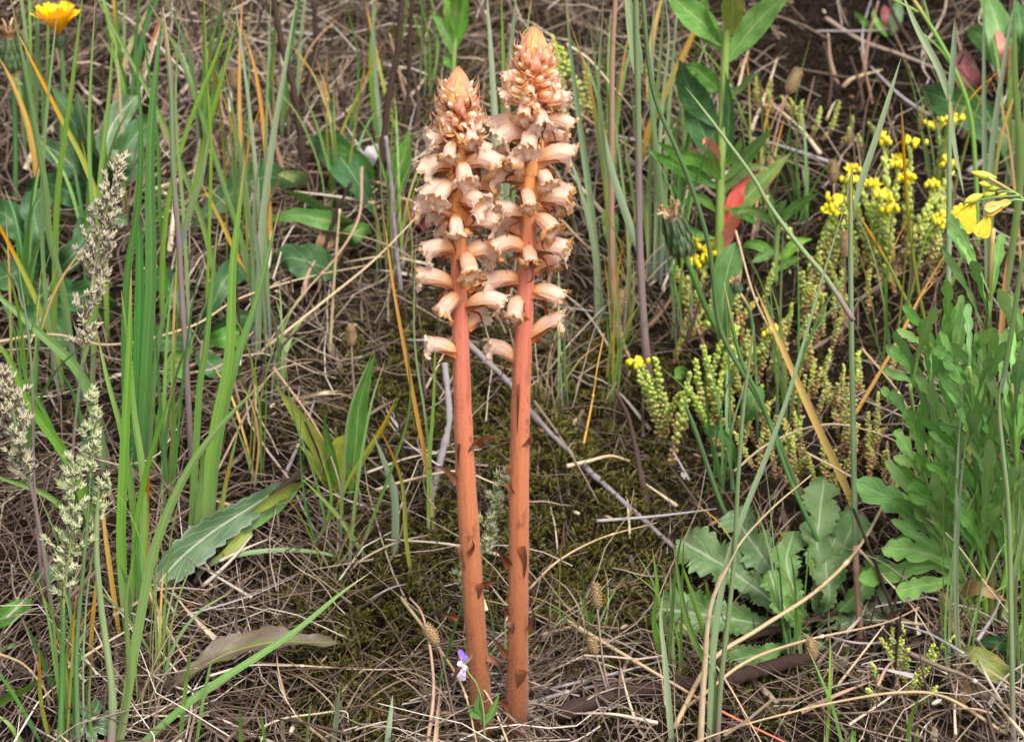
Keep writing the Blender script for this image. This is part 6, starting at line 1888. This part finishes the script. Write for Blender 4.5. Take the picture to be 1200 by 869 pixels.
SL = [
    ("long pale straw arching across the lower right, from the leaf mass to the crossing blades", [(1180, 860, .01), (1104, 815, .03), (1052, 811, .04), (980, 822, .04), (920, 836, .035), (868, 850, .028), (800, 874, .02)], 6, 'straw_pale'),
    ("bent straw running from lower centre to coral red at its end", [(664, 727, .01), (771, 790, .018), (844, 832, .024), (930, 874, .028)], 7, 'straw_coral'),
    ("thick pale straw rising from the crossing blades towards the lobed leafy mass", [(790, 852, .012), (834, 774, .035), (890, 736, .05), (959, 690, .065), (1010, 636, .07), (1055, 545, .09), (1090, 430, .12)], 8, 'straw_pale'),
    ("pale straw parallel beneath the thick one", [(800, 830, .014), (823, 814, .018), (871, 777, .03), (940, 751, .035), (1038, 729, .04), (1078, 711, .04)], 6, 'straw_pale'),
    ("pale straw leaning from the arching blade's foot up into the lobed leaves", [(821, 826, .01), (834, 706, .05), (865, 640, .07), (902, 598, .08), (951, 556, .09)], 6, 'straw_pale'),
    ("yellowish straw running down to the bottom edge right of the crossing blades", [(796, 728, .02), (844, 787, .026), (896, 876, .03)], 5, 'straw_pale'),
    ("fine straw crossing over the lobed rocket leaves downwards", [(945, 530, .07), (1017, 569, .08), (1106, 622, .08), (1160, 690, .06), (1200, 740, .03)], 4, 'straw_pale'),
    ("arched straw bridging the stonecrop carpet", [(860, 552, .03), (902, 519, .05), (968, 497, .06), (1017, 504, .06), (1062, 522, .05)], 4, 'straw_pale'),
    ("orange-yellow stalk branching from the tall bluish culm up to the right", [(1001, 487, .10), (1046, 410, .13), (1077, 350, .16), (1110, 294, .19)], 7, 'straw_gold'),
    ("fine straw down the stonecrop from the tiny closed bud", [(862, 270, .10), (885, 350, .08), (910, 400, .07), (930, 440, .05)], 4, 'straw_pale'),
    ("thin straw through the stonecrop right of the tall bluish culm", [(1010, 408, .05), (1055, 463, .05), (1094, 542, .04)], 4, 'straw_pale'),
    ("grey straw leaning across the lower right corner over other straws", [(1066, 765, .03), (1100, 780, .035), (1140, 796, .03), (1204, 850, .02)], 8, 'straw'),
    ("straight pale straw pointing down-left in the lower right corner", [(982, 802, .012), (1010, 766, .03), (1036, 732, .04)], 5, 'straw_pale'),
    ("straw crossing the lower right corner from the lobed leaves", [(1100, 756, .02), (1140, 704, .04), (1186, 646, .06)], 4, 'straw'),
    ("straw lying from the lettuce leaves to the corner", [(1004, 640, .08), (1040, 680, .06), (1067, 708, .05), (1096, 752, .03)], 4, 'straw_pale'),
    ("long pale straw from the lower left edge across to the dark rosette", [(-12, 402, .04), (60, 392, .05), (130, 404, .06), (220, 384, .06), (280, 350, .05), (355, 326, .04), (430, 311, .025)], 5, 'straw_pale'),
    ("straight straw rising from the wide bright tuft to the flowers", [(306, 412, .02), (321, 400, .03), (377, 355, .05), (437, 306, .06), (502, 240, .08)], 5, 'straw_pale'),
    ("pinkish straw curving down from beside the white twig", [(424, 196, .06), (420, 256, .06), (394, 301, .05), (355, 345, .04), (306, 414, .025)], 5, 'straw_pink'),
    ("fine straw lying across under the toothed leaf's stick", [(470, 650, .01), (420, 658, .015), (360, 668, .012)], 4, 'straw'),
    ("straw lying level above the moss cushion", [(288, 776, .012), (360, 780, .016), (430, 784, .016), (500, 783, .012)], 4, 'straw_pale'),
    ("bent white straw lying at the bottom left of the moss cushion", [(306, 852, .01), (330, 842, .014), (370, 836, .016), (406, 834, .014), (408, 846, .01)], 4, 'straw_pale'),
    ("straw leaning from the moss across the shorter spike's foot", [(470, 700, .03), (500, 740, .03), (540, 800, .03), (560, 876, .02)], 6, 'straw_pale'),
    ("pale straw rising behind the violet to the taller spike's foot", [(600, 882, .012), (570, 812, .03), (545, 785, .04)], 4, 'straw_pale'),
    ("straw with bent joint left of the violet", [(500, 880, .01), (508, 800, .04), (495, 720, .06), (480, 700, .06)], 7, 'straw_pink'),
    ("curving straw behind both spikes at knee height", [(440, 574, .02), (480, 562, .03), (540, 552, .035), (580, 566, .03), (610, 570, .02)], 5, 'straw_pale'),
    ("fine straw curving right from the taller spike's foot", [(620, 690, .02), (650, 660, .03), (700, 632, .03), (770, 612, .015)], 4, 'straw_pale'),
    ("grey straw on the ground right of the taller spike's foot", [(612, 826, .006), (660, 812, .01), (740, 794, .01)], 8, 'twig_grey'),
    ("second grey straw beneath it near the rotten branch", [(616, 812, .006), (690, 796, .01), (790, 770, .012)], 6, 'twig_grey'),
    ("thick bleached straw piece lying at the bottom left", [(218, 826, .008), (250, 836, .012), (290, 850, .008)], 9, 'straw'),
    ("bleached straw propped under the purple tinged leaf", [(172, 686, .03), (190, 726, .024), (222, 780, .012)], 8, 'straw_pink'),
    ("fine straw hanging over the left lower straw pile", [(-6, 764, .03), (30, 780, .03), (64, 824, .016)], 5, 'straw_pale'),
    ("pale fine straw crossing the shaded hollow", [(340, 468, .01), (380, 462, .03), (400, 462, .03), (430, 478, .01)], 3, 'straw_pale'),
    ("tan bent straw arching above the yellowish plantain", [(250, 560, .02), (318, 438, .06), (340, 428, .06), (366, 424, .05)], 4, 'straw_pink'),
    ("long tan straw leaning over the yellowish plantain", [(320, 430, .05), (370, 500, .035), (396, 560, .03), (400, 600, .01)], 5, 'straw_pink'),
    ("grey branch like straw on the bare soil at upper right", [(968, 22, .006), (1010, 48, .012), (1060, 66, .012), (1100, 82, .01), (1150, 104, .005)], 8, 'straw'),
    ("thin straw level across the bare soil at upper right", [(930, 80, .006), (1000, 92, .01), (1080, 100, .01), (1190, 108, .008)], 5, 'straw'),
    ("bleached pod-like straw bit on the bare soil", [(988, 102, .006), (996, 94, .012), (1012, 88, .01), (1034, 82, .006)], 7, 'straw_pale'),
    ("grey weathered stick behind the yellow flower at right edge", [(1134, 202, .01), (1160, 182, .016), (1196, 154, .01)], 10, 'twig_grey'),
    ("long tan straw from the top edge down right of the spikes", [(664, 52, .12), (690, 70, .11), (720, 104, .09), (748, 136, .06)], 5, 'straw_pale'),
    ("pale straw slanting behind the taller spike's flowers", [(668, 124, .08), (700, 148, .06), (748, 178, .03)], 4, 'straw_pale'),
    ("straw slanting from the taller spike to the mauve stalk", [(655, 255, .06), (690, 290, .05), (720, 310, .04), (750, 360, .02)], 4, 'straw_pale'),
    ("dark thin straw running from the mauve stalk into the stonecrop", [(756, 330, .06), (790, 380, .04), (830, 430, .02)], 5, 'twig_dark'),
    ("frayed pale grass flower stalk lying behind the taller spike", [(626, 470, .03), (655, 510, .03), (680, 550, .02), (702, 590, .01)], 5, 'straw'),
    ("frayed dry ear lying on the grey stick's end", [(664, 546, .02), (690, 540, .02), (716, 534, .02), (738, 540, .015)], 7, 'straw_pale'),
    ("orange tan thin stalk right of the taller spike", [(684, 520, .02), (694, 470, .04), (700, 430, .06), (708, 390, .07)], 4, 'straw_gold'),
    ("pinkish straw leaning behind the leafy green plant", [(864, 120, .05), (880, 160, .04), (905, 196, .02)], 4, 'straw_pink'),
    ("coral dry stem beside the tan ribwort head", [(880, 290, .01), (900, 160, .05), (912, 130, .06), (922, 112, .06)], 5, 'straw_pink'),
]
for lab, pts, wp, mt in SL:
    stick(lab, pts, wp, mt)
# loose single straws and dead stems, each told apart by tone, size, lie and what it lies beside
LAND = [(68, 40, "the golden flower"), (200, 180, "the deep green blades"), (300, 120, "the pale bluish blades"), (350, 130, "the tall dark stem"), (395, 190, "the big dark leaves"), (440, 60, "the top edge grass"), (490, 200, "the shorter spike's flowers"), (120, 300, "the large grey panicle"), (30, 250, "the left edge's lobed leaves"),
        (250, 400, "the wide bright tuft"), (340, 340, "the arching straws"), (420, 330, "the hollow under the dark leaves"), (412, 395, "the pale oval ribwort head"), (400, 520, "the yellowish plantain"), (510, 500, "the pale grey twig"), (250, 620, "the toothed leaf"), (330, 750, "the purple tinged leaf"), (430, 810, "the moss cushion"),
        (540, 780, "the violet"), (130, 700, "the lower left blades"), (60, 820, "the bottom left corner"), (250, 840, "the thick bleached straw"), (90, 620, "the green panicles"), (440, 640, "the arching bluish blade"), (480, 730, "the drooping ribwort head"), (600, 470, "the two stems"), (690, 560, "the grey stick"), (650, 690, "the taller spike's foot"),
        (700, 700, "the fuzzy ribwort head"), (740, 800, "the rotten branch"), (760, 640, "the broken brown stem"), (720, 380, "the slim ribwort head"), (700, 260, "the bluish tuft"), (740, 150, "the orange leaning blade"), (790, 250, "the spent flower head"), (850, 150, "the leafy green plant"), (780, 480, "the branched stonecrop"), (880, 420, "the stonecrop carpet"),
        (980, 90, "the bare soil"), (1100, 150, "the forked culm"), (1040, 250, "the yellow stonecrop"), (840, 720, "the lettuce leaves"), (920, 850, "the coral tipped straw"), (1010, 760, "the branch's end"), (1050, 800, "the green stonecrop"), (1120, 720, "the lobed leaf mass"), (1150, 790, "the yellowing leaf"), (1180, 860, "the bottom right corner"), (1050, 860, "the bottom edge arch")]
TONE = [("dark brown", 'straw', .08), ("grey-brown", 'straw', .4), ("light grey", 'straw', .85), ("cream", 'straw_pale', .8), ("pinkish", 'straw_pink', .5), ("silvery", 'twig_grey', .8)]
USED = {}


def loose(n, zone_, grp, hmax, upright=False):
    made = 0
    for _ in range(n * 6):
        if made >= n:
            return
        x0, x1, y0, y1 = zone_
        x, y = random.uniform(x0, x1), random.uniform(y0, y1)
        L = random.uniform(40, 150) * (.8 if y < 300 else 1)
        a = random.uniform(0, pi) if not upright else random.gauss(pi / 2, .25)
        wp = random.uniform(2.2, 6.0)
        tn, mt, rn = random.choice(TONE[:3] + TONE if not upright else [("dark brown", 'twig_dark', .3), ("blackish", 'twig_dark', .0), ("pinkish", 'straw_pink', .4), ("brown", 'twig_dark', .9)])
        lie = "lying level" if a < .3 or a > pi - .3 else ("pointing upwards" if abs(a - pi / 2) < .3 else ("slanting up rightwards" if a < pi / 2 else "slanting up leftwards"))
        if upright:
            lie = "standing upright" if abs(a - pi / 2) < .12 else ("leaning right" if a < pi / 2 else "leaning left")
        sz = "short" if L < 65 else ("long" if L > 105 else "medium")
        th = "hair-thin" if wp < 3.2 else ("stout" if wp > 4.8 else "thin")
        ln = min(LAND, key=lambda q: (q[0] - x) ** 2 + (q[1] - y) ** 2)[2]
        lab = "%s %s %s %s %s beside %s" % (sz, th, tn, "dead stalk" if upright else "straw", lie, ln)
        if lab in USED:
            continue
        USED[lab] = 1
        made += 1
        dx, dy = cos(a) * L / 2, -sin(a) * L / 2 * .8
        h = random.uniform(.004, hmax)
        bx, by = random.gauss(0, .05) * L, random.gauss(0, .05) * L
        if upright:
            wp *= 1.25
            P = ppath([(x, y), (x + dx + bx, y + dy), (x + 2 * dx, y + 2 * dy)], G(x, y)[1], .0)
        else:
            P = GP([(x - dx, y - dy, h * random.uniform(.3, 1.4)), (x + bx, y + by, h + .004), (x + dx, y + dy, h * random.uniform(.3, 1.4))])
        S = spine(P, 18)
        R = wp * .5 * m_at(S[9]) * np.linspace(1, .35, 18)
        mb = MB()
        if random.random() < .25 and not upright:
            mb.ribbon(S, R * np.linspace(1.3, .3, 18), roll=random.uniform(-.5, .5), fold=.5, twist=random.gauss(0, .8), rnd=rn)
        else:
            mb.tube(S, R, 6, rnd=rn)
        tag(mb.build("dead_stalk" if upright else "dry_straw", M[mt], origin=S[0]), lab, "dead stalk" if upright else "dry stalk", grp)


loose(16, (40, 220, 60, 240), "dead stalks in the clutter behind the grass", 0, True)
loose(26, (215, 345, 60, 250), "dead stalks in the clutter behind the grass", 0, True)
loose(16, (380, 500, 40, 230), "dead stalks in the clutter behind the grass", 0, True)
loose(14, (670, 800, 60, 260), "dead stalks in the clutter behind the grass", 0, True)
loose(26, (820, 1190, 60, 480), "dead stalks in the clutter on the right", 0, True)
loose(12, (620, 800, 320, 520), "dead stalks right of the spikes", 0, True)
loose(16, (200, 500, 320, 600), "dead stalks left of the spikes", 0, True)
loose(14, (960, 1190, 660, 850), "dead stalks in the lower right tangle", 0, True)
loose(44, (20, 400, 620, 868), "loose straws in the lower left pile", .024)
loose(40, (40, 500, 30, 260), "loose straws in the upper left clutter", .03)
loose(44, (980, 1196, 690, 866), "loose straws in the lower right tangle", .03)
loose(36, (420, 800, 400, 860), "loose straws on the moss by the spikes", .022)
loose(26, (200, 520, 300, 600), "loose straws between the left tufts", .024)
loose(22, (650, 860, 100, 420), "loose straws right of the flowers", .03)
loose(14, (860, 1190, 20, 180), "loose straws on the bare soil", .012)
